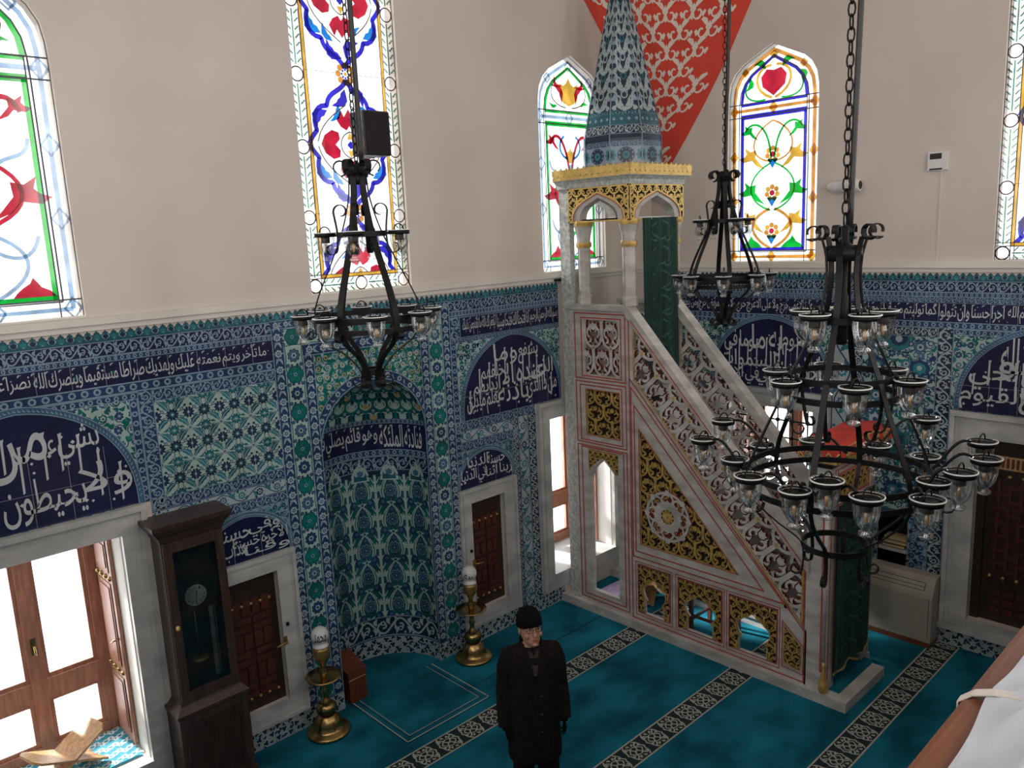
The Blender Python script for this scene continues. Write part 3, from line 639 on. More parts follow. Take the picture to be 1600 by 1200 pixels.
for a, b, sd in ((.44, 2.52, 12), (3.78, 5.9, 13)):
    o = part('tile_field', wallB, fB, .004, (a, b, 2.6, 3.44)); field_vines(o, (a, b, 2.605, 3.44), .005, 't_ivory', ['t_cobalt', 't_mid', 't_teal', 't_turq', 't_green'], sd, .125); border(o, a, b, 3.38, 3.44, 'rope', .007); done(o)
strip(wallB, fB, (.44, .92, .2, 2.6, 'scroll'))
tympanum(wallB, fB, 1.72, .80, 2.61, .84, [(1.90, 2.3, 3.03, 3.34, 'ولا نوم'), (1.5, 1.9, 3.08, 3.38, 'له ما'), (1.12, 1.52, 2.98, 3.3, 'وما في'), (1.8, 2.44, 2.74, 3.05, 'تاخذه سنة'), (1.04, 1.82, 2.80, 3.06, 'السموات'), (1.56, 2.2, 2.63, 2.86, 'له ما في'), (.98, 1.6, 2.63, 2.86, 'في الارض')], seed=9)
tympanum(wallB, fB, 4.62, .80, 2.61, .84, [(4.22, 4.72, 3.06, 3.38, 'الله لا اله'), (3.94, 4.44, 2.84, 3.14, 'الحي'), (4.4, 5.0, 2.8, 3.2, 'الا هو'), (3.86, 4.44, 2.63, 2.9, 'القيوم'), (4.4, 5.2, 2.63, 2.9, 'لا تاخذه'), (4.2, 4.6, 2.95, 3.2, 'هو')], seed=10)
for nm, f, rs in (('baseboard_left', fA, [(2.44, CX-RN), (CX+RN, 6.95)]), ('baseboard_right', fB, [(.02, 5.9)])):
    o = Orn(f)
    for a, b in rs: o.mb.bar(f, a, b, 0, .2, 0, .010, 't_white'); border(o, a, b, .005, .2, 'skirt', .0105)
    struct(o.mb.build(nm))
# painted corner pendentive, coral ground with cream arabesque
def lerp(tab, z):
    for (a, b), (c, d) in zip(tab, tab[1:]):
        if z <= c: return b+(d-b)*(z-a)/(c-a)
    return tab[-1][1]
PA = [(5.15, 0), (5.5, .06), (6., .26), (6.65, .72), (7.23, 1.25), (8.6, 2.7)]; PB = [(5.15, .02), (5.4, .34), (5.65, .53), (6.07, .83), (6.53, 1.13), (7.11, 1.45), (8.6, 2.6)]
def fP(u, v, h=0):
    a = lerp(PA, v); b = lerp(PB, v); t = u
    A_ = Vector((XB-a, 0)); B_ = Vector((XB, -b)); K = Vector((XB, 0)); mid = (A_+B_)/2*.55+K*.45
    p = A_*(1-t)**2+mid*2*t*(1-t)+B_*t*t; n = Vector((-1, -1)).normalized()
    return (p.x+n.x*(h+.004), p.y+n.y*(h+.004), v)
o = Orn(fP); zs = [5.15+3.4*i/40 for i in range(41)]
o.mb.loft([[fP(j/12, z) for j in range(13)] for z in zs], 'coral', smooth=True, closed=False)
for k in range(16):
    z0 = 5.45+k*.20; wd = lerp(PA, z0)+lerp(PB, z0); nn = max(1, round(wd/.5))
    S = lambda x, y, c=z0: complex(x, c+y)
    for i in range(-4, 5):
        cu = .5+(i+(.5 if k % 2 else 0))*.44/(wd+.05); q = .43/(wd+.12); sg = 1
        if not .5-(.5-.20/(wd+.1)) < cu < .5+(.5-.20/(wd+.1)): continue
        Q = lambda z, c=cu, q=q: complex(c+z.real*q, z0+z.imag*.43)
        for s2 in (1, -1):
            P = [Q(complex(s2*(.22+.2*(1-.8*t/11)*cos(pi+5.4*t/11)), .02+.2*(1-.8*t/11)*sin(pi+5.4*t/11))) for t in range(12)]
            W_ = .024
            vs = []; 
            for a_, b_ in zip(P, P[1:]):
                A1 = Vector(fP(a_.real, a_.imag, .004)); B1 = Vector(fP(b_.real, b_.imag, .004)); d_ = (B1-A1).cross(Vector((1, 1, 0))).normalized()*W_/2
                o.mb.add([tuple(A1-d_), tuple(A1+d_), tuple(B1+d_), tuple(B1-d_)], [(0, 1, 2, 3)], 'ornwhite')
            o.poly([Q(complex(s2*x, y)) for x, y in ((.05,.1),(.16,.18),(.32,.30),(.26,.36),(.12,.32),(.06,.24))], .0045, 'ornwhite')
            o.poly([Q(complex(s2*x, y)) for x, y in ((.30,-.02),(.44,.08),(.50,.02),(.42,-.10))], .0045, 'ornwhite')
        o.poly([Q(complex(x, y)) for x, y in ((0,-.16),(.09,-.06),(.05,.03),(.12,.1),(0,.26),(-.12,.1),(-.05,.03),(-.09,-.06))], .0048, 'ornwhite')
pend = struct(o.mb.build('ceiling_pendentive'), 'coral red painted corner vault with cream scrolling ornament', 'pendentive')
# ------------------------------------------------------------------ windows and doors
def root(name, label, cat): 
    o = bpy.data.objects.new(name, None); C.objects.link(o); return struct(o, label, cat)
def stained_small(name, f, cx, scheme, label, u_cut=None):
    r = root(name, label, 'window'); v0 = ZT+.01; H = -.045
    line, dia, inner = {'A': ('g_pale', 'g_pale', 'g_green'), 'B': ('g_org', 'g_yel', 'g_blue')}[scheme]
    hw = WH
    o = Orn(f); out = [complex(cx+hw, v0)]+tudor(cx, v0)+[complex(cx-hw, v0)]
    o.poly(out, H, 'g_opal'); L = lambda x, y: complex(cx+x, v0+y)
    ins = lambda d: [L(hw-d, d*.9)]+[L(z.real*(hw-d)/hw, z.imag*(1-d*.42)) for z in [q-complex(cx, v0) for q in tudor(cx, v0)]]+[L(-hw+d, d*.9), L(hw-d, d*.9)]
    h = H+.002
    o.stroke(ins(.065), .044 if scheme == 'B' else .034, h, line)
    for y in (1.70, 1.83): o.rect(cx-hw+.15, cx+hw-.15, v0+y-.018, v0+y+.018, h, inner)
    o.stroke([L(-hw+.08, 1.765), L(hw-.08, 1.765)], .036, h, line)
    I = hw-.155
    for a, b in ((.13, 1.70),): o.frame(cx-I, cx+I, v0+a, v0+b, .036, h, inner)
    T = tudor(0, 0, 1); o.stroke([L(I, 1.83)]+[L(z.real*I, z.imag*.945) for z in T if z.imag > 1.81]+[L(-I, 1.83)], .038, h, inner)
    for y in (.065, .72, 1.24, 1.765):
        for x in (-hw+.065, hw-.065)+((0,) if y in (.065, 1.765) else ()):
            z = L(x, y); Q = [z+.068*q*k for q, k in ((1, .85), (1j, 1.1), (-1, .85), (-1j, 1.1))]
            o.poly(Q, h+.001, dia) if scheme == 'B' else o.stroke(Q+[Q[0]], .020, h+.001, dia)
    for x, y in ((0, 2.37), (.36, 2.22), (-.36, 2.22)):
        z = L(x, y-.03); Q = [z+.052*q for q in (1, 1j, -1, -1j)]; o.poly(Q, h+.001, dia) if scheme == 'B' else o.stroke(Q+[Q[0]], .020, h+.001, dia)
    def blob(x, y, s, m, kind):
        for sg in (1, -1):
            if kind == 'dome': o.poly([L(sg*(x+s*a), y+s*b) for a, b in ((-1,0),(1,0),(.75,.3),(.35,.5),(.2,.75),(0,1),(-.15,.72),(-.5,.5),(-.8,.25))], h+.001, m)
            else: o.poly([L(sg*(x+s*a), y+s*b) for a, b in ((-1.1,-.9),(-.3,-.55),(.1,-.1),(.85,-.2),(1.3,.1),(.8,.25),(.6,.45),(.75,.95),(.25,.6),(-.25,.7),(-.2,.1),(-.7,-.5))], h+.001, m)
    def vine(P, m, w=.034):
        for sg in (1, -1): o.stroke([L(sg*z.real, z.imag) for z in P], w, h, m)
    V1 = bez(.02+.16j, .30+.30j, .34+.5j, .03+.62j, 12); V2 = bez(.02+.66j, .36+.78j, .36+1.02j, .03+1.14j, 12); V3 = bez(.02+1.16j, .1+1.62j, .28+1.62j, .34+1.46j, 12)
    if scheme == 'A':
        vine(V1, 'g_pale', .026); vine(V2, 'g_red', .03); vine(V3, 'g_red', .036); vine(bez(.05+.5j, .2+.4j, .3+.45j, .34+.6j, 8), 'g_pale', .026); vine(bez(.1+1.05j, .2+1.2j, .34+1.1j, .36+1.28j, 8), 'g_pale', .026)
        blob(.26, .165, .14, 'g_red', 'dome'); blob(.25, .86, .17, 'g_red', 'leaf'); blob(.29, 1.48, .10, 'g_red', 'leaf')
        for y, a, b in ((.50, 'g_sky', 'g_org'), (1.18, 'g_yel', 'g_pale')): o.palmette(L(0, y+.07), .17j, h+.001, a); o.flower(L(0, y+.02), .045, h+.001, b, None, 5); o.poly([L(x, y+t) for x, t in ((-.07,-.06),(0,-.02),(.07,-.06),(0,-.13))], h+.002, 'g_green')
        vine(bez(.05+1.3j, .22+1.36j, .2+1.5j, .1+1.56j, 8), 'g_sky', .026)
        o.palmette(L(0, 1.90), .3j, h+.001, 'g_yel')
        for sg in (1, -1): o.leaf(L(sg*.12, 1.92), L(sg*.30, 2.12), .035, h+.001, 'g_red', .3*sg); o.leaf(L(sg*.1, 2.12), L(sg*.24, 2.25), .025, h+.001, 'g_red', -.4*sg); o.leaf(L(sg*.2, 1.9), L(sg*.34, 1.93), .02, h+.001, 'g_green', .2); o.stroke([L(sg*z.real, z.imag) for z in bez(.05+1.88j, .3+1.9j, .38+2.05j, .2+2.2j, 9)], .012, h, 'lead_b')
    else:
        vine(V1, 'g_org'); vine(bez(.02+.60j, .36+.70j, .36+1.0j, .03+1.14j, 12), 'g_green', .02); vine(bez(.02+1.16j, .34+1.2j, .3+1.5j, .0+1.62j, 12), 'g_org', .02); vine(bez(.02+1.2j, .06+1.66j, .3+1.64j, .36+1.52j, 12), 'g_green', .024)
        blob(.26, .165, .14, 'g_green', 'dome'); blob(.25, .80, .15, 'g_green', 'leaf'); blob(.29, 1.50, .10, 'g_green', 'leaf'); blob(.25, 1.20, .145, 'g_yel', 'leaf'); blob(.25, .46, .145, 'g_yel', 'leaf')
        for y in (.36, .80, 1.24):
            c = L(0, y); [o.disc(c+.068*E(q*2*pi/7+pi/2), .031, h+.001, 'g_yel' if q % 2 else 'g_org', 8) for q in range(7)]; o.disc(c, .034, h+.003, 'g_red', 8); o.poly([L(x, y+t) for x, t in ((-.07,-.05),(.07,-.05),(0,-.16))], h+.002, 'g_sky')
        c = L(0, 2.03)
        for sg in (1, -1): o.poly([c+complex(sg*a, b) for a, b in ((0,.14),(.09,.16),(.16,.08),(.14,-.03),(0,-.14))], h+.001, 'g_red'); o.stroke([c+complex(sg*z.real, z.imag) for z in bez(.02-.16j, .3-.06j, .24+.2j, .03+.2j, 10)], .03, h, 'g_yel'); o.leaf(c+complex(sg*.1, .16), c+complex(sg*.26, .22), .035, h+.001, 'g_green', .3*sg); o.leaf(c+complex(sg*.3, .10), c+complex(sg*.36, -.05), .035, h+.001, 'g_green', .3); o.stroke([c+complex(sg*z.real, z.imag) for z in bez(.1-.17j, .3-.2j, .4-.1j, .34+.02j, 9)], .02, h, 'g_green')
    g = o.mb.build('stained_glass', r)
    o = Orn(f); k = H+.006; w = .012
    for P in (ins(.0), ins(.13)): o.stroke(P, w, k, 'lead')
    for y in (1.69, 1.84, .13): o.stroke([L(-hw, y), L(hw, y)], w, k, 'lead')
    for x in (-I, I): o.stroke([L(x, 0), L(x, 1.84)], w*.8, k, 'lead')
    o.mb.build('lead_lines', r)
    mb = MB(); mb.bar(f, cx-hw, cx+hw, v0-.012, v0+.004, -.15, .008, 'cornice'); mb.build('window_sill', r)
    return r
def stained_tall(name, f, cx, label):
    r = root(name, label, 'window'); v0 = ZT+.01; v1 = 8.35; H = -.045; h = H+.002; hw = WH
    o = Orn(f); o.setclip([(cx-hw, v0), (cx+hw, v0), (cx+hw, v1), (cx-hw, v1)])
    o.rect(cx-hw, cx+hw, v0, v1, H, 'g_opal')
    L = lambda x, y: complex(cx+x, v0+y)
    bw = .135; I = hw-bw
    o.frame(cx-I, cx+I, v0+bw, v1+.2, .032, h, 'g_yel')
    def chain(T, n, p):
        for k in range(n):
            o.stroke([T(k*p, 0)+.062*E(q*pi/9) for q in range(19)], .012, h+.003, 'lead_b')
            for q in (-1, 1): o.poly([T(k*p-.05, q*.066), T(k*p+.05, q*.066), T(k*p+.025, q*.060), T(k*p-.025, q*.060)], h+.002, 'lead_b')
            o.stroke([T(k*p+.08, 0), T(k*p+p-.08, 0)], .014, h+.002, 'g_leaf')
            for q in (-1, 1): o.stroke([T(k*p+.07, q*.064), T(k*p+p-.07, q*.064)], .006, h+.0025, 'lead')
            m = max(2, round((p-.13)/.068))
            for j in range(m):
                s = k*p+.075+(j+.3)*(p-.15)/m
                for sg in (1, -1): o.leaf(T(s, 0), T(s+.062, sg*.046), .021, h+.002, 'g_white', -.35*sg); o.stroke([T(s+.002, sg*.02), T(s+.04, sg*.058)], .014, h+.001, 'g_leaf')
    for x in (-hw+bw/2, hw-bw/2): chain(lambda s, t, x=x: L(x+t, bw/2+s), 7, .62)
    chain(lambda s, t: L(-hw+bw/2+s, bw/2+t), 2, (2*hw-bw)/2)
    def med(y):
        c = L(0, y)
        for sg in (1, -1):
            for sv in (1, -1):
                q = lambda x, t: c+complex(sg*x, sv*t)
                o.stroke([q(z.real, z.imag) for z in bez(0+.58j, .05+.46j, .20+.48j, .22+.34j, 9)+bez(.22+.34j, .36+.34j, .38+.2j, .34+.12j, 8)+bez(.34+.12j, .40+.06j, .42+.02j, .43+0j, 4)], .045, h, 'g_blue')
                o.leaf(q(.02, .50), q(.17, .34), .045, h+.001, 'g_blue', .25); o.leaf(q(.22, .30), q(.34, .12), .05, h+.001, 'g_sky' if sv < 0 else 'g_blue', .3*sg*sv); o.leaf(q(.10, .36), q(.20, .20), .03, h+.001, 'g_sky', .2)
                o.poly([q(x, t) for x, t in ((0,.32),(.05,.25),(.08,.31),(.13,.22),(.09,.16),(.03,.13),(0,.17))], h+.001, 'g_red'); o.poly([q(x, t) for x, t in ((.31,.0),(.27,.08),(.19,.13),(.12,.11),(.11,.05),(.16,.0))], h+.001, 'g_red')
                o.stroke([q(z.real, z.imag) for z in bez(.02+.36j, .1+.3j, .3+.2j, .34+.02j, 8)], .010, h+.002, 'lead_b'); o.stroke([q(z.real, z.imag) for z in bez(.0+.12j, .06+.1j, .1+.06j, .1+0j, 6)], .010, h+.002, 'lead')
            o.poly([c+complex(x, sg*t) for x, t in ((-.035,.05),(.035,.05),(0,.12))], h+.003, 'g_yel')
        o.flower(c, .035, h+.004, 'g_blue', None, 4)
    for y in (.10, 1.34, 2.60, 3.84):
        if y < .2: o.setclip([(cx-hw, v0+bw+.03), (cx+hw, v0+bw+.03), (cx+hw, v1), (cx-hw, v1)])
        med(y); o.setclip([(cx-hw, v0), (cx+hw, v0), (cx+hw, v1), (cx-hw, v1)])
    for y in (.72, 1.97, 3.22):
        for k in range(8): o.disc(L(0, y)+.075*E(k*pi/4), .030, h+.002, 'g_org', 9); o.disc(L(0, y)+.036*E(k*pi/4), .012, h+.003, 'g_blue', 6)
        o.disc(L(0, y), .018, h+.003, 'g_yel', 8)
    o.mb.build('stained_glass', r)
    o = Orn(f); k = H+.008
    for x in (-hw+.002, -I, -I+.032, I, I-.032, hw-.002): o.stroke([L(x, 0), L(x, 4.2)], .007, k, 'lead_b')
    for y in (.002, bw, bw+.032): o.stroke([L(-hw, y), L(hw, y)], .007, k, 'lead_b')
    for y in (.72, 1.97, 3.22):
        for sg in (1, -1): o.stroke([L(sg*.11, y), L(sg*I, y)], .004, k, 'lead')
    o.mb.build('lead_lines', r)
    mb = MB(); mb.bar(f, cx-hw, cx+hw, v0-.012, v0+.003, -.15, .006, 'cornice'); mb.build('window_sill', r)
    return r
stained_small('window_1', fA, 1.27, 'A', 'pointed stained glass window with green border and red leaves above the open left window', )
stained_tall('window_2', fA, 4.31, 'tall stained glass window with blue and red medallions on the left wall')
stained_small('window_3', fA, 7.35, 'A', 'pointed stained glass window half hidden by the tiled minbar spire')
stained_small('window_4', fB, 1.71, 'B', 'pointed stained glass window with blue frame, orange vines and green leaves')
stained_tall('window_5', fB, 4.65, 'tall stained glass window cut off by the right edge of the photo')
def surround(f, r, a, b, v0, v1, w, wt, h=.035):         # moulded marble frame around an opening a..b, v0..v1
    mb = MB()
    for u0, u1, y0, y1 in ((a-w, a, v0, v1), (b, b+w, v0, v1), (a-w, b+w, v1, v1+wt)):
        mb.bar(f, u0, u1, y0, y1, 0, h, 'marble')
    mb.bar(f, a-w, a-w+.045, v0, v1+wt-.05, h+.0001, h+.02, 'marble'); mb.bar(f, b+w-.045, b+w, v0, v1+wt-.05, h+.0001, h+.02, 'marble'); mb.bar(f, a-w, b+w, v1+wt-.05, v1+wt, h, h+.028, 'marble')
    mb.bar(f, a-w+.075, a-w+.09, v0, v1+wt-.08, h, h+.008, 'marble'); mb.bar(f, b+w-.09, b+w-.075, v0, v1+wt-.08, h, h+.008, 'marble')
    return mb.build('marble_surround', r)
def casement(name, f, cx, label, sill=.40, top=2.38, grille=False, shutters=True):
    r = root(name, label, 'window'); a, b = cx-.59, cx+.59; d = -.78
    surround(f, r, a, b, .2 if not grille else .2, top, .20, .22)
    mb = MB(); mb.bar(f, a+.0005, b-.0005, .2, sill-.04, 0, .04, 'marble'); mb.bar(f, a+.0005, b-.0005, sill-.0399, sill+.004, -.8, .05, 'marble'); mb.build('window_sill', r)
    mb = MB()
    for u0, u1 in ((a, a+.006), (b-.006, b)): mb.bar(f, u0, u1, sill, top, -.79, -.03, 'lit_reveal')
    mb.bar(f, a, b, top-.006, top, -.79, -.03, 'lit_reveal'); mb.build('reveal_lining', r)
    mb = MB(); q = .12; m = 'wood_win'; vm = sill+.60
    mb.union(f, ((a, a+q, sill, top), (b-q, b, sill, top), (a, b, sill, sill+.10), (a, b, top-.14, top), (cx-.055, cx+.055, sill, top), (a, b, vm-.09, vm+.09)), d, d+.09, m)
    for u0, u1, y0, y1 in ((a+q, cx-.055, vm+.09, top-.14), (cx+.055, b-q, vm+.09, top-.14), (a+q, cx-.055, sill+.1, vm-.09), (cx+.055, b-q, sill+.1, vm-.09)):
        mb.union(f, ((u0, u0+.035, y0, y1), (u1-.035, u1, y0, y1), (u0, u1, y0, y0+.035), (u0, u1, y1-.035, y1)), d+.02, d+.065, m)
    sash = mb.build('sash_frame', r)
    mb = MB(); mb.bar(f, a+.1, b-.1, sill+.05, top-.1, d+.03, d+.034, 'g_white'); mb.build('glass', r)
    mb = MB(); mb.bar(f, cx-.02, cx+.02, vm+.34, vm+.48, d+.09, d+.10, 'brass'); mb.tube([f(cx, vm+.42, d+.10), f(cx, vm+.42, d+.14), f(cx+.0, vm+.34, d+.145)], .009, 'brass', 6); mb.build('window_handle', sash)
    if grille:
        mb = MB()
        for k in range(1, 6): mb.tube([f(a+k*1.18/6, sill, -.25), f(a+k*1.18/6, top, -.25)], .011, 'iron', 6)
        for k in range(1, 9): mb.tube([f(a, sill+k*1.98/9, -.25), f(b, sill+k*1.98/9, -.25)], .011, 'iron', 6)
        for k in range(1, 6):
            for j in range(1, 9):
                c = f(a+k*1.18/6, sill+j*1.98/9, -.25); mb.lathe([(.004, -.03), (.024, -.018), (.03, 0), (.024, .018), (.004, .03)], 'iron', c, 8)
        mb.build('iron_grille', r)
    if shutters:
        for side in ((b,) if shutters == 1 else (a, b)):
            sg = -1 if side == b else 1
            fs = lambda u, v, h=0, s_=side, g=sg: f(s_+g*(.012+h), v, -.66+u)    # leaf folded flat against the reveal
            mb = MB(); mb.bar(fs, 0, .40, sill+.03, top-.02, 0, .028, 'wood_win')
            for y0, y1 in ((sill+.12, sill+.62), (sill+.74, sill+1.48), (sill+1.58, top-.12)):
                mb.bar(fs, .06, .34, y0, y1, .028, .034, 'wood_win'); mb.bar(fs, .09, .31, y0+.04, y1-.04, .034, .042, 'wood_win')
                mb.bar(fs, .066, .072, y0, y1, .0285, .0345, 'dark'); mb.bar(fs, .338, .344, y0, y1, .0285, .0345, 'dark')
            sh = mb.build('shutter', r)
            for y in (sill+.68, sill+1.53):
                for x in (.05, .15, .25, .35):
                    k = MB(); c = fs(x, y, .03); k.lathe([(.004, -.022), (.02, -.012), (.024, 0), (.02, .012), (.004, .022)], 'brass', c, 10); k.build('knob', sh)
            k = MB(); k.tube([fs(.37, sill+1.0, .03), fs(.37, sill+1.0, .07), fs(.32, sill+.97, .08)], .009, 'brass', 6); k.build('shutter_handle', sh)
    return r
casement('window_6', fA, 1.27, 'sunlit casement window with a deep marble reveal at the lower left', shutters=1)
casement('window_7', fA, 7.35, 'narrow view of a casement window between the left wall and the minbar', shutters=1)
casement('window_8', fB, 1.72, 'lower window with an iron grille behind the minbar stair', grille=True, shutters=2)
def cupboard_door(name, f, a, b, v0, v1, fr, hs, label):
    r = root(name, label, 'door')
    mb = MB(); u0, u1, t = fr
    for z in ((u0, a, .2, t), (b, u1, .2, t), (a, b, v1, t), (a, b, .2, v0)): mb.bar(f, *z, 0, .03, 'marble')
    for z in ((u0, u0+.035, .24, t-.04), (u1-.035, u1, .24, t-.04), (u0, u1, t-.04, t), (u0, u1, .2, .24)): mb.bar(f, *z, .0301, .045, 'marble')
    for z in ((u0+.05, u0+.056, .25, t-.05), (u1-.056, u1-.05, .25, t-.05)): mb.bar(f, *z, .03, .036, 'marble')
    mb.build('marble_surround', r)
    mb = MB(); mb.bar(f, a, b, v0, v1, -.10, -.05, 'wood'); leaf = mb.build('door_leaf', r)
    W_ = b-a; H_ = v1-v0; mb = MB()
    for i in range(2):
        x0 = a+W_*(.14+i*.37)
        for j in range(6):
            y0 = v0+H_*(.10+j*.125); yh = H_*.11
            if j % 2:
                for q in (0, 1): mb.bar(f, x0+q*W_*.18, x0+q*W_*.18+W_*.15, y0, y0+yh, -.05, -.038, 'wood_panel')
            else:
                for q in (0, 1): mb.bar(f, x0, x0+W_*.33, y0+q*yh*.55, y0+q*yh*.55+yh*.4, -.05, -.038, 'wood_panel')
    mb.build('carved_panel', leaf)
    for y in (v0+H_*.07+.03, v1-H_*.20):
        for i in range(5):
            k = MB(); c = f(a+W_*(.14+i*.18), y, -.045); k.lathe([(.003, -.018), (.016, -.010), (.02, 0), (.016, .010), (.003, .018)], 'brass_dull', c, 10); k.build('stud', leaf)
    k = MB(); x = b-.01 if hs > 0 else a+.01; y = v0+H_*.46
    k.bar(f, x+hs*.02-.018, x+hs*.02+.018, y-.04, y+.04, .03, .04, 'brass_dull'); k.tube([f(x+hs*.02, y, .035), f(x+hs*.02, y, .075), f(x-hs*.09, y-.012, .075)], .010, 'brass_dull', 7); k.build('door_handle', r)
    k = MB(); k.bar(f, x+hs*.055-.012, x+hs*.055+.012, y+.14, y+.17, .03, .05, 'iron'); k.build('latch_stop', r)
    return r
cupboard_door('door_1', fA, 2.62, 3.12, .38, 1.67, (2.46, 3.31, 1.84), 1, 'small dark studded cupboard door beside the tall clock')
cupboard_door('door_2', fA, 5.47, 5.97, .38, 1.67, (5.30, 6.165, 1.84), -1, 'small dark studded cupboard door between the niche and the minbar')
r = root('door_3', 'large dark studded door with woven panels in the right wall', 'door'); f = fB
surround(f, r, 4.06, 5.24, .2, 2.34, .26, .26)
mb = MB(); mb.bar(f, 4.0605, 5.2395, .2, .36, 0, .05, 'marble'); mb.bar(f, 3.79, 5.51, .2, .26, .06, .075, 'marble'); mb.build('door_threshold', r)
mb = MB(); mb.bar(f, 4.06, 5.24, .36, 2.34, -.16, -.10, 'wood'); mb.union(f, ((4.06, 4.14, .36, 2.34), (4.06, 5.24, 2.2, 2.34)), -.1, -.07, 'wood'); leaf = mb.build('door_leaf', r)
for x0 in (4.20, 4.74):
    mb = MB(); mb.bar(f, x0, x0+.42, 2.02, 2.16, -.10, -.09, 'wood_light')
    for k in range(9): mb.bar(f, x0+.02+k*.044, x0+.045+k*.044, 2.04, 2.14, -.09, -.085, 'wood_red')
    mb.build('carved_board', leaf)
    mb = MB()
    for i in range(4):
        for j in range(13):
            u = x0+.01+i*.10; v = .92+j*.075
            if (i+j) % 2: mb.bar(f, u, u+.14, v, v+.032, -.10, -.085, 'wood_panel')
            else: mb.bar(f, u+.03, u+.062, v-.04, v+.10, -.10, -.084, 'wood_panel')
    for j in range(3):
        for i in range(3): mb.bar(f, x0+.04+i*.12, x0+.13+i*.12, .46+j*.1, .52+j*.1, -.10, -.085, 'wood_panel')
    mb.build('carved_panel', leaf)
    for y in (.86, 1.95):
        for i in range(4):
            k = MB(); k.lathe([(.003, -.024), (.02, -.014), (.026, 0), (.02, .014), (.003, .024)], 'brass_dull', f(x0+.02+i*.125, y, -.09), 10); k.build('stud', leaf)
# book recess in the right wall
mb = MB(); f = fB
mb.bar(f, 3.10, 3.42, .63, 1.37, -.30, -.28, 'dark')
for z in ((3.10, 3.105, .63, 1.37), (3.415, 3.42, .63, 1.37), (3.10, 3.42, .63, .635)): mb.bar(f, *z, -.29, 0, 'wood')
A = scr(arch_pts(3.26, .16, 1.2, .16, 16)); mb.prism(A[:9]+[(3.26, 1.40), (3.42, 1.40)], f, -.28, .004, 't_teal'); mb.prism(A[8:]+[(3.10, 1.40), (3.26, 1.40)], f, -.28, .004, 't_teal')
mb.bar(f, 3.105, 3.415, .90, .935, -.28, -.01, 'marble')
rec = tag(mb.build('wall_recess'), 'small arched recess with a marble shelf in the right wall', 'wall niche', kind='structure')
for k, (z, w, dd, nm, lab) in enumerate([(.935, .25, .17, 'book_c', 'bottom book lying on the recess shelf'), (.975, .27, .19, 'book', 'thick pale book in the middle of the recess pile'), (1.02, .25, .16, 'book', 'open topmost book tilted on the recess pile')]):
    mb = MB(); a = 3.26-w/2+.01*k; mb.bar(f, a, a+w, z, z+.006, -.03-dd, -.03, 'book_c'); mb.bar(f, a+.006, a+w-.006, z+.006, z+.032, -.03-dd+.004, -.036, 'book'); mb.bar(f, a, a+w, z+.032, z+.038, -.03-dd, -.03, 'book_c' if k == 0 else 'book'); mb.bar(f, a, a+.006, z, z+.038, -.03-dd, -.03, 'book_c')
    tag(mb.build('book'), lab, 'book', 'books in the wall recess')
# ------------------------------------------------------------------ prayer niche
mih = thing('mihrab', 'tiled prayer niche with rounded recess, framed by green and blue roundel borders', 'prayer niche', (CX, 0, 0))
LN = pi*RN
DH = .0026
o = part('niche_lining', mih, fN); n = 48; o.nu = 2
o.mb.loft([[fN(LN*j/n, z, 0) for j in range(n+1)] for z in (0, .5, 1, 1.5, 2, 2.65)], 't_teal', smooth=True, closed=False)
field_cypress(o, 0, LN, .46, 2.10, 6, .004)
border(o, 0, LN, .22, .46, 'grey', .004); border(o, 0, LN, 0, .22, 'skirt', .004)
o.rect(0, LN, 2.08, 2.32, .006, 't_ink')
sc = LN/6
border(o, 0, LN, 2.15, 2.31, 'dark', .0085)
for i in range(6):                                       # pointed scallops between the tall stems
    c = complex((i+.5)*sc, 2.06); P = [c+complex(x*sc, y) for x, y in ((-.32,-.02),(.32,-.02),(.30,.06),(.2,.13),(.08,.15),(0,.2),(-.08,.15),(-.2,.13),(-.3,.06))]
    o.poly(P, .0102, 't_ivory'); o.poly([c+.04j+(z-c-.04j)*.74 for z in P], .018, 't_teal'); o.palmette(c+.02j, .12j, .0205, 't_ivory', 't_mid')
border(o, 0, LN, 2.31, 2.38, 'rope', .006)
o.rect(0, LN, 2.38, 2.665, .006, 't_navy')
for a, b, t in ((1.36, 1.86, 'فنادته الملئكة'), (.72, 1.34, 'وهو قائم يصلي'), (.06, .70, 'في المحراب')): write(o, t, a, b, 2.40, 2.655, .0085)
for k in range(18): o.leaf(complex(.08+k*.1, 2.62), complex(.11+k*.1, 2.65), .006, .009, 't_white', .2)
done(o)
def fD(u, v, h=0):
    t = u/RN; p = v/RN; r = RN-h; return (CX-r*cos(p)*cos(t), r*cos(p)*sin(t)*1.05, 2.665+r*sin(p)*.97)
o = part('niche_vault', mih, fD); o.nu = 2; vm = RN*pi/2
o.mb.loft([[fD(LN*j/n, vm*k/10, 0) for j in range(n+1)] for k in range(11)], 't_green', smooth=True, closed=False)
for row, (y, m) in enumerate(((.03, 0), (.17, 1), (.31, 0), (.45, 1), (.6, 0), (.74, 1))):
    for i in range(12):
        c = complex((i+.5*(row % 2)+.25)*LN/12, y); q = LN/12*max(.3, cos(y/RN))
        S = lambda x, t, c=c: complex(c.real+x*LN/12, c.imag+t)
        o.palmette(c, .085j, .0045, 't_ivory' if (i+row) % 4 else 't_coral', None); o.flower(c+.125j*1j**0, .022, .006, 't_navy' if row % 2 else 't_pale', None, 6)
        for sg in (1, -1):
            o.stroke([S(sg*z.real, z.imag) for z in bez(0+0j, .5+.02j, .5+.1j, 0+.13j, 8)], .016*max(.4, cos(y/RN)), .005, 't_ivory' if row % 2 else 't_ink')
            o.leaf(S(sg*.12, .05), S(sg*.45, .10), .012, .005, 't_ivory', .3*sg)
border(o, 0, LN, 0, .05, 'rope', .006)
done(o)
DH = .0007
o = part('niche_spandrel', mih, fA)
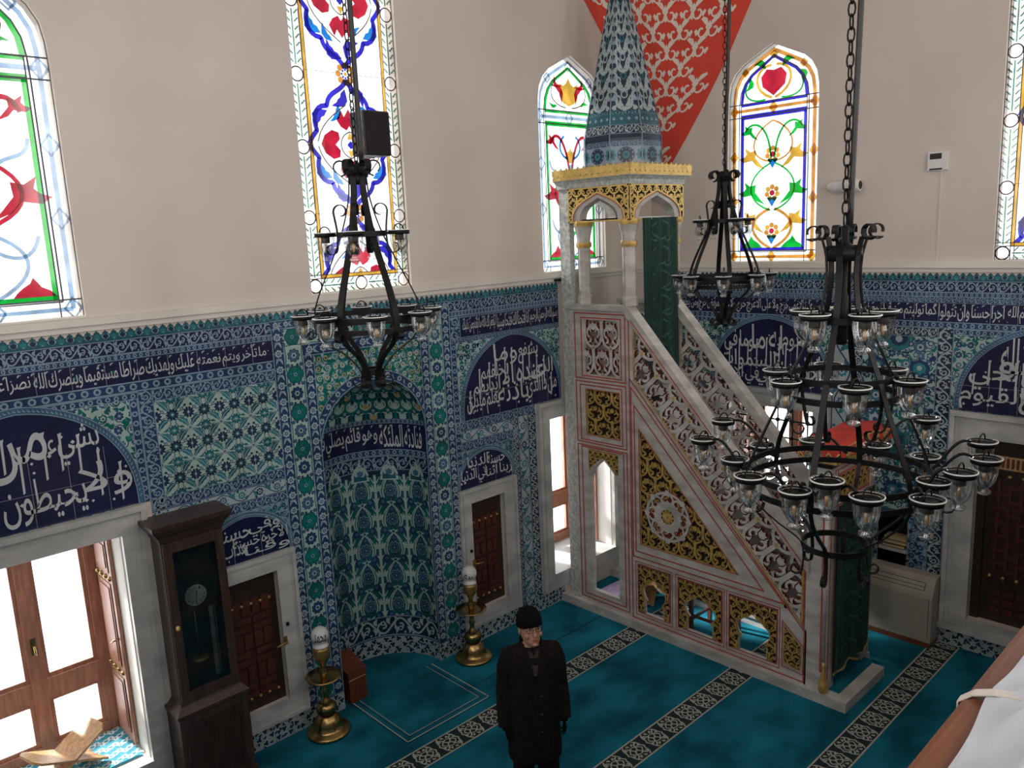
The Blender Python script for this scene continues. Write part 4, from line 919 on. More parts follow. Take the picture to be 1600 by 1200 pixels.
AR = arch_pts(CX, RN, 2.655, .60, 32)
for a, b in zip(AR, AR[1:]):
    if abs(a.real-b.real) < 1e-4: continue
    o.mb.bar(fA, b.real, a.real, 3.2, 3.58, -.04, 0, 't_cobalt') if min(a.imag, b.imag) > 3.2 else o.mb.prism([(a.real, a.imag), (a.real, 3.58), (b.real, 3.58), (b.real, b.imag)], fA, -.05, .0, 't_cobalt')
    field_vines(o, (CX-RN, CX+RN, 2.655, 3.58), .004, 't_green', ['t_ivory', 't_coral', 't_ivory', 't_pale', 't_turq'], 31, .105, 't_ivory', [(a.real, a.imag), (a.real, 3.58), (b.real, 3.58), (b.real, b.imag)])
o.clip = None
R2 = arch_pts(CX, RN+.045, 2.655, .645, 40); o.stroke(R2, .085, .008, 't_cobalt')
for k in range(1, 27):
    z = complex(CX+(RN+.045)*cos(pi*k/27), 2.655+.645*sin(pi*k/27))
    o.flower(z, .03, .0088, 't_white', 't_mid', 7) if k % 2 else o.leaf(z-.03*E(pi*k/27+.6), z+.03*E(pi*k/27+.6), .009, .0088, 't_pale', .2)
o.stroke(arch_pts(CX, RN+.004, 2.655, .604, 40), .010, .009, 't_pale'); o.stroke(arch_pts(CX, RN+.085, 2.655, .685, 40), .008, .009, 't_pale')
done(o)
for style, B in (('chain', [(3.59, CX-RN, .2, 3.58), (CX+RN, 5.03, .2, 3.58), (3.59, 5.03, 3.58, 3.69)]), ('roundel', [(3.41, 3.59, .2, 3.69), (5.03, 5.21, .2, 3.69), (3.41, 5.21, 3.69, 3.855)]), ('chain', [(3.30, 3.41, .2, 3.855), (5.21, 5.32, .2, 3.855), (3.30, 5.32, 3.855, 3.93)])):
    o = part('niche_border', mih, fA)
    for b in B: o.mb.bar(fA, *b, 0, .010, 't_cobalt'); border(o, *b, style, .0105)
    done(o)
# carpet laid into the niche
o = Orn(fF); pts = [(3.78, .0), (3.78, -.95), (4.80, -.95), (4.80, 0)]
o.mb.prism(pts+[(CX+RN-.01, 0)]+[(CX+(RN-.01)*cos(pi*k/16), (RN-.01)*sin(pi*k/16)) for k in range(1, 16)]+[(CX-RN+.01, 0)], fF, .001, .014, 'carpet')
for d, w in ((.0, .012), (.055, .007), (.075, .007)):
    for q in ((3.78+d, 3.78+d+w, -.95+d, .0), (4.80-d-w, 4.80-d, -.95+d, .0), (3.78+d, 4.80-d, -.95+d, -.95+d+w)): o.rect(*q, .0155, 'carpet_l' if d != .055 else 'carpet_d')
tag(o.mb.build('niche_carpet'), 'teal carpet piece with cream border lines reaching out of the prayer niche', 'carpet')
# slant topped wooden box standing at the left inside the niche
r = thing('wooden_box', 'small red brown wooden box with slanted top inside the niche', 'box', (3.88, .12, .0146))
mb = MB(); mb.prism([(0, .0146), (.30, .0146), (.30, .42), (.02, .34), (0, .34)], lambda u, v, h: (3.76+h, -.02+u, v), 0, .20, 'wood_red'); mb.build('case', r)
mb = MB(); mb.prism([(-.008, .335), (.02, .335), (.308, .425), (.308, .437), (.02, .35), (-.008, .35)], lambda u, v, h: (3.75+h, -.02+u, v), 0, .22, 'wood_red'); mb.bar(fX(3.76), .005, .02, .25, .26, 0, .003, 'wood_light'); mb.build('lid', r)
mb = MB(); mb.box(3.765, 3.955, -.0235, -.019, .262, .27, 'wood_light'); mb.build('seam_strip', r)
# ------------------------------------------------------------------ minbar (pulpit with stair)
mb_root = thing('minbar', 'tall marble minbar with red lined gilded openwork, stair and tiled conical spire', 'minbar', (7.4, -1.8, 0))
def bp(name, mb): return mb.build(name, mb_root)
fM2 = lambda u, v, h=0: (7.90+h, -u, v)
DL = lambda u: 2.93-1.0985*(u-1.15); DU = lambda u: 3.57-1.103*(u-1.15)
mb = MB(); mb.box(6.89, 7.02, -3.65, 0, 0, .10, 'marble_warm'); mb.box(7.02, 7.78, -3.65, -3.53, 0, .10, 'marble_warm'); mb.box(7.86, 7.98, -3.42, 0, 0, .10, 'marble_warm'); bp('plinth', mb)
mb = MB(); mb.box(7.021, 7.86, -3.529, -3.2, 0, .088, 'carpet'); bp('step_carpet', mb)
mb = MB(); mb.box(6.95, 7.03, -.27, -.12, .1, 5.1, 'marble_carve'); bp('carved_post', mb)
def ogv(cx, hw, v0, rise): return scr(ogive(cx, hw, v0, rise, 10))
def lobed(cx, v0, s, hs):                                # many-lobed opening of the low arcade
    H = [(.30,0),(.30,.30),(.24,.36),(.31,.44),(.36,.56),(.34,.70),(.25,.76),(.18,.84),(.09,.88),(0,1.0)]
    return [(cx+x*s, v0+y*hs) for x, y in H]+[(cx-x*s, v0+y*hs) for x, y in H[-2::-1]]
def line(mb, f, pts, w=.012, h=.003, m='redpaint', closed=True):
    o = Orn(f, mb); P = [complex(*p) for p in pts]
    if closed: P.append(P[0])
    for a, b in zip(P, P[1:]):
        t = (b-a)/abs(b-a)*w/2; o.poly([a-t+1j*t, a-t-1j*t, b+t-1j*t, b+t+1j*t], h, m)
def side(f, near):
    Lh = -.06; mb = MB(); m = 'marble_warm'
    P = lambda pts, a=Lh, b=0: mb.prism(pts, f, a, b, m)
    B = lambda u0, u1, v0, v1, a=Lh, b=0: mb.bar(f, u0, u1, v0, v1, a, b, m)
    B(.27, .45, .1, 3.70); B(.96, 1.15, .1, 3.57)
    B(.45, .96, .1, .27); B(.45, .96, 2.06, 2.22); B(.45, .96, 2.78, 2.95); B(.45, .96, 3.59, 3.70); P([(.96, 3.57), (1.15, 3.57), (1.03, 3.70), (.96, 3.70)])
    B(.45, .49, .27, 1.6); B(.90, .96, .27, 1.6)
    A = ogv(.695, .205, 1.6, .35); k = len(A)//2
    P(A[:k+1]+[(.695, 2.06), (.96, 2.06), (.96, 1.6)]); P(A[k:]+[(.45, 1.6), (.45, 2.06), (.695, 2.06)])
    B(1.15, 2.98, .1, .20); 
    for a, b in ((1.15, 1.17), (1.63, 1.72), (2.29, 2.36), (2.92, 2.98)): B(a, b, .2, .80)
    B(1.15, 2.98, .80, .84)
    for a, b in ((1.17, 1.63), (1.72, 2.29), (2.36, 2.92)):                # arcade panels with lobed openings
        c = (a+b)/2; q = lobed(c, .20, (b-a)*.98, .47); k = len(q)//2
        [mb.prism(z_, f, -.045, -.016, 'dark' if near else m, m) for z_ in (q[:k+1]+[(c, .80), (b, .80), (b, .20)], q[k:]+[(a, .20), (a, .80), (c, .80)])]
    P([(1.15, .84), (1.21, 1.04), (1.21, 2.42), (1.15, 2.92)]); P([(1.15, .84), (3.05, .84), (2.49, 1.03), (1.21, 1.04)]); P([(1.21, 2.42), (2.49, 1.03), (3.05, .84), (1.15, 2.92)])
    P([(2.98, .1), (3.22, .1), (3.22, .67), (2.98, .92)])
    P([(1.15, 2.93), (3.18, .70), (3.18, .735), (1.19, 2.93)]); P([(1.15, 3.57), (1.15, 3.52), (3.16, 1.305), (3.2, 1.31)])
    bp('side_panel', mb)
    mb = MB(); mb.prism([(.25, 3.70), (1.06, 3.70), (1.12, 3.76), (.25, 3.76)], f, -.10, .03, 'marble_warm'); mb.prism([(1.04, 3.70), (3.24, 1.275), (3.24, 1.40), (1.10, 3.765)], f, -.11, .035, 'marble_warm')
    line(mb, f, [(1.16, 3.60), (3.2, 1.35)], .014, .0365, 'dark' if not near else 'redpaint', False); bp('coping', mb)
    # pierced stair balustrade
    ang = atan2(-1.1, 1); rot = E(ang); base = complex(1.15, 2.93)
    o = Orn(f, thick=.045, side='redside'); o.setclip([(1.16, 2.95), (3.185, .72), (3.185, 1.32), (1.16, 3.53)])
    S = .30
    openwork(o, lambda z: base+rot*(z*S), -1, 12, 0, 1, S, -.008, 'marble_warm', 'gold' if near else None, .12)
    openwork(o, lambda z: base+rot*((z+1j+.5)*S), -1, 12, 0, 1, S, -.008, 'marble_warm', 'gold' if near else None, .12)
    bp('pierced_balustrade', o.mb)
    # pierced square panel of the platform
    o = Orn(f, thick=.04, side='redside'); o.setclip([(.45, 2.95), (.96, 2.95), (.96, 3.59), (.45, 3.59)])
    openwork(o, lambda z: complex(.45, 2.95)+complex(z.real*.255, z.imag*.32), 0, 3, 0, 3, .26, -.012, 'marble_warm', 'gold' if near else None, .12)
    bp('pierced_panel', o.mb)
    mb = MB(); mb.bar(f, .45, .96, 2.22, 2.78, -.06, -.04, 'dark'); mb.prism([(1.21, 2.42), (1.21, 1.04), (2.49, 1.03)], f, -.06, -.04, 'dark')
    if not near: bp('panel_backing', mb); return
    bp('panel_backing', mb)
    def gilded(name, clip, T, rng, sc, w, h=-.010):
        o = Orn(f, thick=.02, side='gold'); o.setclip(clip); openwork(o, T, *rng, sc, h, 'gold', None, w)
        o.clip = None; o.thick = 0
        line(o.mb, f, clip, .022, h+.004, 'gold'); line(o.mb, f, clip, .008, .004, 'redpaint'); return bp(name, o.mb)
    gilded('gilded_panel', [(.455, 2.225), (.955, 2.225), (.955, 2.775), (.455, 2.775)], lambda z: complex(.455, 2.225)+complex(z.real*.25, z.imag*.183), (0, 3, 0, 4), .20, .085)
    tri = [(1.22, 2.39), (1.22, 1.045), (2.465, 1.04)]
    gilded('gilded_triangle', tri, lambda z: complex(1.22, 1.04)+z*.205, (-1, 8, 0, 8), .205, .085)
    o = Orn(f, thick=.03, side='redside'); c = complex(1.60, 1.46); Rr = .295
    for k in range(8):
        e = E(k*pi/4)
        o.stroke([c+Rr*.92*e*E(t) for t in (0, .13, .26, .4, .53, .66, .79)], .03, .006, 'marble_warm')
        for sg in (1, -1): o.stroke([c+e*complex(z.real, sg*z.imag)*Rr for z in bez(.3+0j, .5+.35j, .75+.35j, .95+0j, 8)], .026, .005, 'marble_warm'); o.leaf(c+e*Rr*complex(.45, sg*.05), c+e*Rr*complex(.8, sg*.22), .02, .006, 'marble_warm', .3*sg)
        o.flower(c+e*Rr*.93, .04, .008, 'marble_warm', None, 6); o.palmette(c+e*Rr*.36, e*Rr*.3, .006, 'marble_warm')
    o.stroke([c+Rr*.34*E(t*pi/8) for t in range(17)], .03, .007, 'marble_warm')
    o.flower(c, .085, .008, 'gold', None, 10); o.thick = 0; o.disc(c, Rr*1.0, -.012, 'redside', 24); o.flower(c, .05, .012, 'gold_pale', 'gold', 8); bp('rosette', o.mb)
    # gilded arcade frames
    for a, b in ((1.17, 1.63), (1.72, 2.29), (2.36, 2.92)):
        c = (a+b)/2; q = [complex(*z) for z in lobed(c, .20, (b-a)*.98, .47)]; k = len(q)//2
        o = Orn(f, thick=.012, side='gold')
        for lo, hi, edge in ((q[:k+1], b-.02, 1), (q[k:][::-1], a+.02, -1)):
            for z1, z2 in zip(lo, lo[1:]):
                if abs(z2.imag-z1.imag) < .004: continue
                o.setclip([(z1.real, z1.imag), (hi, z1.imag), (hi, z2.imag), (z2.real, z2.imag)])
                if (z1.real-z2.real)**2+(z1.imag-z2.imag)**2 > 1e-6: openwork(o, lambda z: complex(c, .16)+z*.125, -4, 4, 0, 6, .115, -.002, 'gold', None, .10)
        o.clip = None
        for sg in (1, -1):
            o.setclip([(c, q[k].imag-.03), (c+sg*(b-a)*.48, q[k].imag-.03), (c+sg*(b-a)*.48, .785), (c, .785)]); openwork(o, lambda z: complex(c, .16)+z*.125, -4, 4, 2, 6, .115, -.002, 'gold', None, .10)
        o.clip = None; o.thick = 0
        o.stroke(q, .014, .001, 'gold'); line(o.mb, f, [(a+.01, .205), (b-.01, .205), (b-.01, .79), (a+.01, .79)], .012, .003); line(o.mb, f, [(a-.02, .17), (b+.02, .17), (b+.02, .825), (a-.02, .825)], .010, .003)
        bp('gilded_arch_frame', o.mb)
    o = Orn(f); cl = [(2.99, .25), (3.17, .23), (3.17, .49), (2.99, .66)]; o.poly([complex(*z) for z in cl], .002, 'dark'); o.thick = .004; o.setclip(cl); openwork(o, lambda z: complex(2.985, .2)+z*.095, 0, 3, 0, 6, .095, .007, 'gold', None, .12); o.clip = None; o.thick = 0; line(o.mb, f, cl, .012, .006, 'gold'); line(o.mb, f, [(2.97, .215), (3.195, .195), (3.195, .49), (2.97, .70)], .010, .004); bp('gilded_panel', o.mb)
    # arch spandrels in gold over the doorway
    o = Orn(f, thick=.008); A = ogive(.695, .225, 1.6, .37, 10); k = len(A)//2
    for z1, z2 in zip(A, A[1:]):
        if abs(z1.real-z2.real) < .004: continue
        cl = [(z1.real, max(1.8, z1.imag)), (z1.real, 2.05), (z2.real, 2.05), (z2.real, max(1.8, z2.imag))]
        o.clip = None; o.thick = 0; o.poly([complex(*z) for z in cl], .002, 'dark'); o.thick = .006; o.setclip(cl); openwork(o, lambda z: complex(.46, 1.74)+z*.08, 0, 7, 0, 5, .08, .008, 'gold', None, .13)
    o.clip = None; o.thick = 0; o.stroke(A, .02, .010, 'marble_warm'); bp('gilded_spandrel', o.mb)
    mb = MB()
    for fr in ([(.31, 2.90), (1.05, 2.90), (1.05, 3.66), (.31, 3.66)], [(.41, 2.93), (.99, 2.93), (.99, 3.61), (.41, 3.61)], [(.31, 2.13), (1.05, 2.13), (1.05, 2.86), (.31, 2.86)], [(.37, 2.16), (.99, 2.16), (.99, 2.82), (.37, 2.82)],
               [(.31, .15), (1.05, .15), (1.05, 2.09), (.31, 2.09)], [(.37, .20), (1.0, .20), (1.0, 2.07), (.37, 2.07)], [(1.12, .88), (2.98, .88), (1.12, 2.86)], [(1.16, .95), (2.76, .95), (1.16, 2.66)], [(1.10, 2.96), (1.10, 3.64)], [(1.10, 2.96), (3.20, .66), (3.20, .12)], [(1.10, .12), (3.20, .12)], [(1.10, .12), (1.10, 2.96)], [(1.13, 3.60), (3.19, 1.345), (3.19, .69)]):
        line(mb, f, fr, .015, .004, 'redpaint', len(fr) > 3 or fr[0] == (1.12, .88) or fr[0] == (1.16, .95))
    line(mb, f, [(1.165, 3.53), (3.17, 1.33), (3.17, .73), (1.165, 2.96)], .02, .003, 'gold')
    bp('red_lines', mb)
side(fM, True); side(fM2, False)
# stair flight and platform floor
mb = MB(); n = 12; prof = []
for k in range(n):
    u0 = 3.2-k*2.05/n; z = .30+k*2.50/n; prof += [(u0, z-2.5/n if k else .1), (u0, z)]
prof += [(1.15, .30+2.5*11/n), (1.15, 2.45), (3.0, .30), (3.2, .1)]
mb.prism(prof, lambda u, v, h: (7.02+h, -u, v), 0, .81, 'marble_warm'); bp('stair_flight', mb)
mb = MB(); mb.box(7.01, 7.85, -1.15, -.12, 2.70, 2.80, 'marble_warm'); bp('platform_floor', mb)
# kiosk: corner pillars, arches, gilded spandrels, cornice
KX0, KX1, KU0, KU1 = 6.95, 7.93, .27, 1.14
for x, u in ((KX0+.085, KU0+.14), (KX0+.085, KU1-.075), (KX1-.085, KU0+.14), (KX1-.085, KU1-.075)):
    mb = MB(); c = (x, -u, 0)
    mb.lathe([(.085, 3.76), (.085, 3.84), (.072, 3.87), (.072, 4.40)], 'marble_warm', c, 8, False); mb.lathe([(.085, 4.40), (.09, 4.43), (.085, 4.46)], 'gold', c, 8, False)
    mb.lathe([(.074, 4.46), (.078, 4.52), (.105, 4.64)], 'marble_warm', c, 8, False); mb.lathe([(.11, 4.64), (.115, 4.67), (.11, 4.70)], 'gold', c, 8, False); bp('pillar', mb)
def arch_face(f, a, b, gold, e=0):
    c = (a+b)/2; hw = (b-a)/2-.16; V0 = 4.70; V1 = 5.06; mb = MB()
    A = ogv(c, hw, V0, .24); k = len(A)//2
    for q in (A[:k+1]+[(c, V1), (b-e, V1), (b-e, V0)], A[k:]+[(a+e, V0), (a+e, V1), (c, V1)]): mb.prism(q, f, -.12, 0, 'marble_warm')
    bp('arch', mb)
    if not gold: return
    o = Orn(f); E2 = ogive(c, hw+.10, V0, .30, 12)
    for z1, z2 in zip(E2, E2[1:]):
        if abs(z1.real-z2.real) < .003: continue
        cl = [(z1.real, z1.imag), (z1.real, V1-.005), (z2.real, V1-.005), (z2.real, z2.imag)]
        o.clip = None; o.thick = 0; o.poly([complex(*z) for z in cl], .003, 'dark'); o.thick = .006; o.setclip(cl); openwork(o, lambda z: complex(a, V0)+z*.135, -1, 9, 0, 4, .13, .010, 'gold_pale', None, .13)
    o.clip = None; o.thick = 0
    for x0, x1, z in ((a, E2[-1].real, 0), (E2[0].real, b, 0)):
        o.rect(x0, x1, V0-.02, V1, .003, 'dark'); o.thick = .006; o.setclip([(x0, V0-.02), (x1, V0-.02), (x1, V1), (x0, V1)]); openwork(o, lambda z: complex(a, V0-.02)+z*.135, -1, 9, 0, 4, .13, .010, 'gold_pale', None, .13); o.clip = None; o.thick = 0
    o.stroke(E2, .018, .012, 'gold_pale'); o.stroke(ogive(c, hw+.085, V0, .285, 12), .008, .0125, 'redpaint'); o.frame(a, b, V0-.02, V1, .016, .012, 'gold_pale')
    bp('gilded_spandrel', o.mb)
arch_face(lambda u, v, h=0: (KX0-h, -u, v), KU0, KU1, True); arch_face(fY(-KU1), KX0, KX1, True, .1201)
arch_face(lambda u, v, h=0: (KX1+h, -u, v), KU0, KU1, False); arch_face(lambda u, v, h=0: (u, -KU0-.02-h, v), KX0, KX1, False, .1201)
mb = MB(); mb.tube([(KX0+.05, -KU0-.14, 4.70), (KX0+.05, -KU1+.07, 4.70)], .014, 'iron', 8); mb.tube([(KX0+.08, -KU1+.05, 4.705), (KX1-.08, -KU1+.05, 4.705)], .012, 'plastic_w', 8); bp('tie_rod', mb)
mb = MB(); mb.box(KX0-.02, KX1+.02, -KU1-.02, -.10, 5.06, 5.11, 'marble_carve'); mb.loft([[(KX0-.02-d, -.10, z), (KX1+.02+d, -.10, z), (KX1+.02+d, -KU1-.02-d, z), (KX0-.02-d, -KU1-.02-d, z)] for d, z in ((0, 5.11), (.03, 5.14), (.05, 5.15), (.05, 5.17))], 'marble_carve', smooth=False); mb.box(KX0-.06, KX1+.06, -KU1-.06, -.10, 5.17, 5.18, 'marble_warm'); bp('cornice', mb)
for f, a, b in ((lambda u, v, h=0: (KX0-.07-h, -u, v), .10, KU1+.07), (fY(-KU1-.07), KX0-.07, KX1+.07)):
    o = Orn(f); o.rect(a, b, 5.16, 5.19, 0, 'gold_pale'); o.rect(a, b, 5.19, 5.255, -.012, 'dark'); n = round((b-a)/.085); p = (b-a)/n
    o.thick = .012; o.side = 'gold'; o.rect(a, b, 5.155, 5.185, .002, 'gold_pale')
    for k in range(n):
        c = complex(a+(k+.5)*p, 5.18)
        o.palmette(c, .105j, .002, 'gold_pale'); 
        for sg in (1, -1): o.stroke([c+complex(sg*z.real*p, z.imag) for z in bez(.0+.0j, .55+.01j, .6+.06j, .28+.085j, 7)], .010, .002, 'gold_pale')
    bp('gilded_cresting', o.mb)
# tiled eight sided spire
SC = (7.44, -.66); prof = [(5.18, .455), (5.56, .455), (5.60, .452), (5.86, .40), (7.25, .075), (7.5, .02)]
def fS(k):
    a0 = pi/8+k*pi/4; 
    def f(u, v, h=0):
        r = lerp([(z, q) for z, q in prof], v)+h; A = Vector((r*cos(a0), r*sin(a0))); B = Vector((r*cos(a0+pi/4), r*sin(a0+pi/4))); p = A.lerp(B, u+.5); return (SC[0]+p.x, SC[1]+p.y, v)
    return f
drum = MB(); drum.lathe([(r, z) for z, r in prof], 't_ink', (*SC, 0), 8, False)
for v in drum.v: pass
a8 = pi/8; drum.v = [(SC[0]+(x-SC[0])*cos(a8)-(y-SC[1])*sin(a8), SC[1]+(x-SC[0])*sin(a8)+(y-SC[1])*cos(a8), z) for x, y, z in drum.v]
sp = bp('tiled_spire', drum)
for k in range(8):
    if k in (0, 1, 7): continue
    g = fS(k); s_ = .35
    f = lambda u, v, h=0, g=g: g(u/s_, v, h)                              # u in metres at the foot of the face
    o = Orn(f); w = s_; o.setclip([(-w/2, 5.18), (w/2, 5.18), (w/2, 5.86), (-w/2, 5.86)])
    border(o, -w/2, w/2, 5.185, 5.29, 'scroll', .002); o.rect(-w/2, w/2, 5.29, 5.47, .002, 't_pale'); 
    o.flower(complex(0, 5.38), .085, .003, 't_ink', 't_turq', 10, m3='t_cobalt')
    for sg in (1, -1): o.flower(complex(sg*w*.5, 5.38), .07, .003, 't_turq', 't_ink', 8); o.stroke(bez(complex(0, 5.30), complex(sg*.12, 5.31), complex(sg*.12, 5.45), complex(0, 5.46), 8), .010, .0035, 't_cobalt')
    border(o, -w/2, w/2, 5.47, 5.53, 'scroll', .002); border(o, -w/2, w/2, 5.60, 5.70, 'grey', .002); o.rect(-w/2, w/2, 5.70, 5.82, .002, 't_teal'); crest(o, -w/2, w/2, 5.80, 5.86, .003); 
    for q in range(4): o.flower(complex(-w*.375+q*w*.25, 5.76), .035, .003, 't_teal', 't_pale', 6)
    z = 5.86; i = 0
    o.setclip([(-w/2, 5.84), (w/2, 5.84), (w/2, 7.62), (-w/2, 7.62)])
    while z < 7.5:
        hz = .20
        for sg in (1, -1):
            o.stroke(bez(complex(0, z), complex(sg*w*.55, z+hz*.1), complex(sg*w*.05, z+hz*.9), complex(sg*w*.5, z+hz), 10), .030, .003, 't_white')
            o.stroke([complex(sg*w*.27, z+hz*.52)+complex(w*.14*(1-.09*q)*cos(q*.7), hz*.24*(1-.09*q)*sin(q*.7)) for q in range(9)], .022, .003, 't_white')
            o.leaf(complex(sg*w*.02, z+hz*.12), complex(sg*w*.13, z+hz*.6), .026, .003, 't_white', -.3*sg); o.leaf(complex(sg*w*.5, z+hz*.45), complex(sg*w*.36, z+hz*.95), .034, .003, 't_pale', .3*sg); o.leaf(complex(sg*w*.46, z+hz*.02), complex(sg*w*.30, z+hz*.25), .028, .003, 't_white', .2*sg)
        o.palmette(complex(0, z+hz*.55), .10j, .0032, 't_turq' if i % 2 else 't_white', 't_ink'); o.disc(complex(0, z), .03, .0035, 't_white', 7); z += hz; i += 1
    o.clip = None
    for sg in (-.5, .5): o.stroke([complex(sg*w, q) for q in (5.19, 5.56, 5.86, 6.5, 7.25)], .012, .004, 't_pale')
    o.mb.build('spire_tiles', sp)
# portal at the foot of the stair
for x0 in (6.95, 7.75):
    mb = MB(); mb.box(x0, x0+.17, -3.42, -3.20, .1, 2.34, 'marble_warm'); mb.box(x0-.012, x0, -3.40, -3.36, .3, 2.3, 'redpaint')
    for q in (x0+.03, x0+.14): mb.box(q-.006, q+.006, -3.424, -3.42, .15, 2.3, 'redpaint')
    bp('portal_post', mb)
mb = MB(); mb.tube([(6.945, -3.395, .34), (6.945, -3.395, 2.3)], .020, 'marble_warm', 10); bp('colonnette', mb)
mb = MB(); mb.lathe([(.028, .10), (.042, .13), (.045, .18), (.036, .23), (.028, .25), (.03, .27), (.016, .31), (.012, .36), (.02, .38), (.01, .42)], 'gold', (6.925, -3.41, 0), 14); bp('gilded_vase_base', mb)
mb = MB(); mb.box(7.1201, 7.7499, -3.4195, -3.2005, 1.93, 2.3395, 'marble_warm'); fy = fY(-3.42)
line(mb, fy, [(7.03, 1.96), (7.84, 1.96), (7.84, 2.31), (7.03, 2.31)], .012, .006); line(mb, fy, [(7.10, 2.0), (7.78, 2.0), (7.78, 2.26), (7.10, 2.26)], .016, .003, 'coral'); bp('portal_lintel', mb)
o = Orn(fy); o.rect(7.12, 7.76, 2.02, 2.245, .004, 'dark'); o.thick = .006; o.side = 'gold'; o.setclip([(7.12, 2.02), (7.76, 2.02), (7.76, 2.245), (7.12, 2.245)]); openwork(o, lambda z: complex(7.12, 2.02)+z*.107, 0, 7, 0, 3, .107, .010, 'gold', None, .12); bp('gilded_panel', o.mb)
mb = MB(); mb.loft([[(6.95-d, -3.19+d*.3, z), (7.95+d, -3.19+d*.3, z), (7.95+d, -3.42-d, z), (6.95-d, -3.42-d, z)] for d, z in ((0, 2.34), (.02, 2.38), (.08, 2.44), (.10, 2.54), (.10, 2.56))], 'wood', smooth=False); pc = bp('portal_cornice', mb)
for f, a, b in ((fY(-3.525), 6.85, 8.05), (fX(6.845), 3.16, 3.52)):
    o = Orn(f); o.rect(a, b, 2.42, 2.46, .001, 'gold'); o.rect(a, b, 2.46, 2.56, .0005, 'dark'); n = max(3, round((b-a)/.10)); p = (b-a)/n
    for k in range(n): c = complex(a+(k+.5)*p, 2.46); o.palmette(c, .10j, .002, 'gold'); o.stroke([c+complex(-p*.5, 0), c+complex(-p*.5, .06), c+complex(0, .10), c+complex(p*.5, .06), c+complex(p*.5, 0)], .012, .002, 'gold')
    o.mb.build('gilded_cresting', pc)
# ------------------------------------------------------------------ cloths on the minbar
def curtain(name, label, x0, x1, z0, z1, y, waves, seed, hem):
    r = thing(name, label, 'curtain', ((x0+x1)/2, y, z0)); mb = MB(); nx, nz = 60, 24; rnd = random.Random(seed)
    g = lambda u, t: .022*sin(u*waves*2*pi+seed)*(.35+.65*(1-t))+.012*sin(u*waves*3.1*pi+1.3*seed+t*2)
    def P(i, j):
        u = i/nx; t = j/nz; z = z0+hem(u)+(z1-z0-hem(u))*t; return (x0+(x1-x0)*u+(.03*(1-t)*sin(3*u+seed)), y+g(u, t), z)
    mb.loft([[P(i, j) for i in range(nx+1)] for j in range(nz+1)], 'velvet', closed=False)
    mb.loft([[(p[0], p[1]+.006, p[2]) for p in (P(i, j) for i in range(nx+1))] for j in range(nz+1)], 'velvet', closed=False)
    c = mb.build('cloth', r)
    o = Orn(lambda u, v, h=0: (x0+(x1-x0)*u, y+g(u, v)-h-.003, z0+hem(u)+(z1-z0-hem(u))*v))
    for k in range(6):
        q = complex(.5, .12+k*.15)
        for sg in (1, -1):
            for z in (bez(0j, .3+.02j, .34+.08j, .06+.11j, 8), bez(.1+.0j, .2-.03j, .36+.02j, .30+.07j, 8)): o.stroke([q+complex(sg*p.real, p.imag) for p in z], .012, .0, 'velvet_t')
    o.stroke([complex(.06, v/20) for v in range(21)], .008, 0, 'velvet_t'); o.stroke([complex(.94, v/20) for v in range(21)], .008, 0, 'velvet_t')
    o.mb.build('embroidery', c)
    mb = MB(); mb.tube([(P(i, 0)[0], P(i, 0)[1], P(i, 0)[2]) for i in range(0, nx+1, 2)], .014, 'fringe', 6); mb.tube([P(nx, j) for j in range(0, nz+1, 2)], .010, 'fringe', 6); mb.build('fringe', r); return r
curtain('green_curtain', 'dark green fringed curtain in the gate at the foot of the stair', 7.03, 7.84, .24, 1.98, -3.475, 3.2, 1, lambda u: .10*u+.05*sin(u*7))
curtain('green_curtain', 'dark green embroidered curtain under the front arch of the kiosk', 7.15, 7.80, 2.86, 4.70, -1.17, 2.6, 4, lambda u: .03*sin(u*5))
r = thing('red_cloth', 'red cloth with gold border draped over the top of the minbar gate', 'cloth', (7.45, -3.35, 2.56))
mb = MB(); nx, ny = 40, 10
def RC(u, v, d=0):
    x = 6.835+1.235*u; y = -3.16-.385*v; return (x, y, 2.572+.016*sin(u*9+v*3)+.012*sin(v*8+u*4)+.05*sin(pi*u)*.4+d)
mb.loft([[RC(i/nx, j/ny) for i in range(nx+1)] for j in range(ny+1)], 'redcloth', closed=False); mb.loft([[RC(i/nx, j/ny, -.006) for i in range(nx+1)] for j in range(ny+1)], 'redcloth', closed=False); cl = mb.build('cloth', r)
mb = MB()
for k in range(12):
    a = k/12; b = (k+1)/12
    for s_ in (0, .25, .5, .75):
        u0 = a+(b-a)*s_; u1 = u0+(b-a)*.25; dz = lambda q: .075+.03*abs(sin(q*12*pi))
        p, q = RC(u0, 1), RC(u1, 1); mb.add([p, q, (q[0], q[1]-.012, q[2]-dz(u1)), (p[0], p[1]-.012, p[2]-dz(u0))], [(0, 1, 2, 3)], 'redcloth' if 0 else ('gold' if k % 2 else 'redcloth'))
for k in range(4):
    v0, v1 = k/4, (k+1)/4; p, q = RC(0, v0), RC(0, v1); m_ = ((p[0]+q[0])/2-.012, (p[1]+q[1])/2, p[2]-.11); mb.add([p, q, (q[0]-.01, q[1], q[2]-.05), m_, (p[0]-.01, p[1], p[2]-.05)], [(0, 1, 2, 3, 4)], 'redcloth')
    mb.tube([(p[0]-.012, p[1], p[2]-.05), m_, (q[0]-.012, q[1], q[2]-.05)], .007, 'gold', 5)
mb.tube([RC(i/nx, 1, -.004) for i in range(nx+1)], .008, 'gold', 5); mb.build('border', cl)
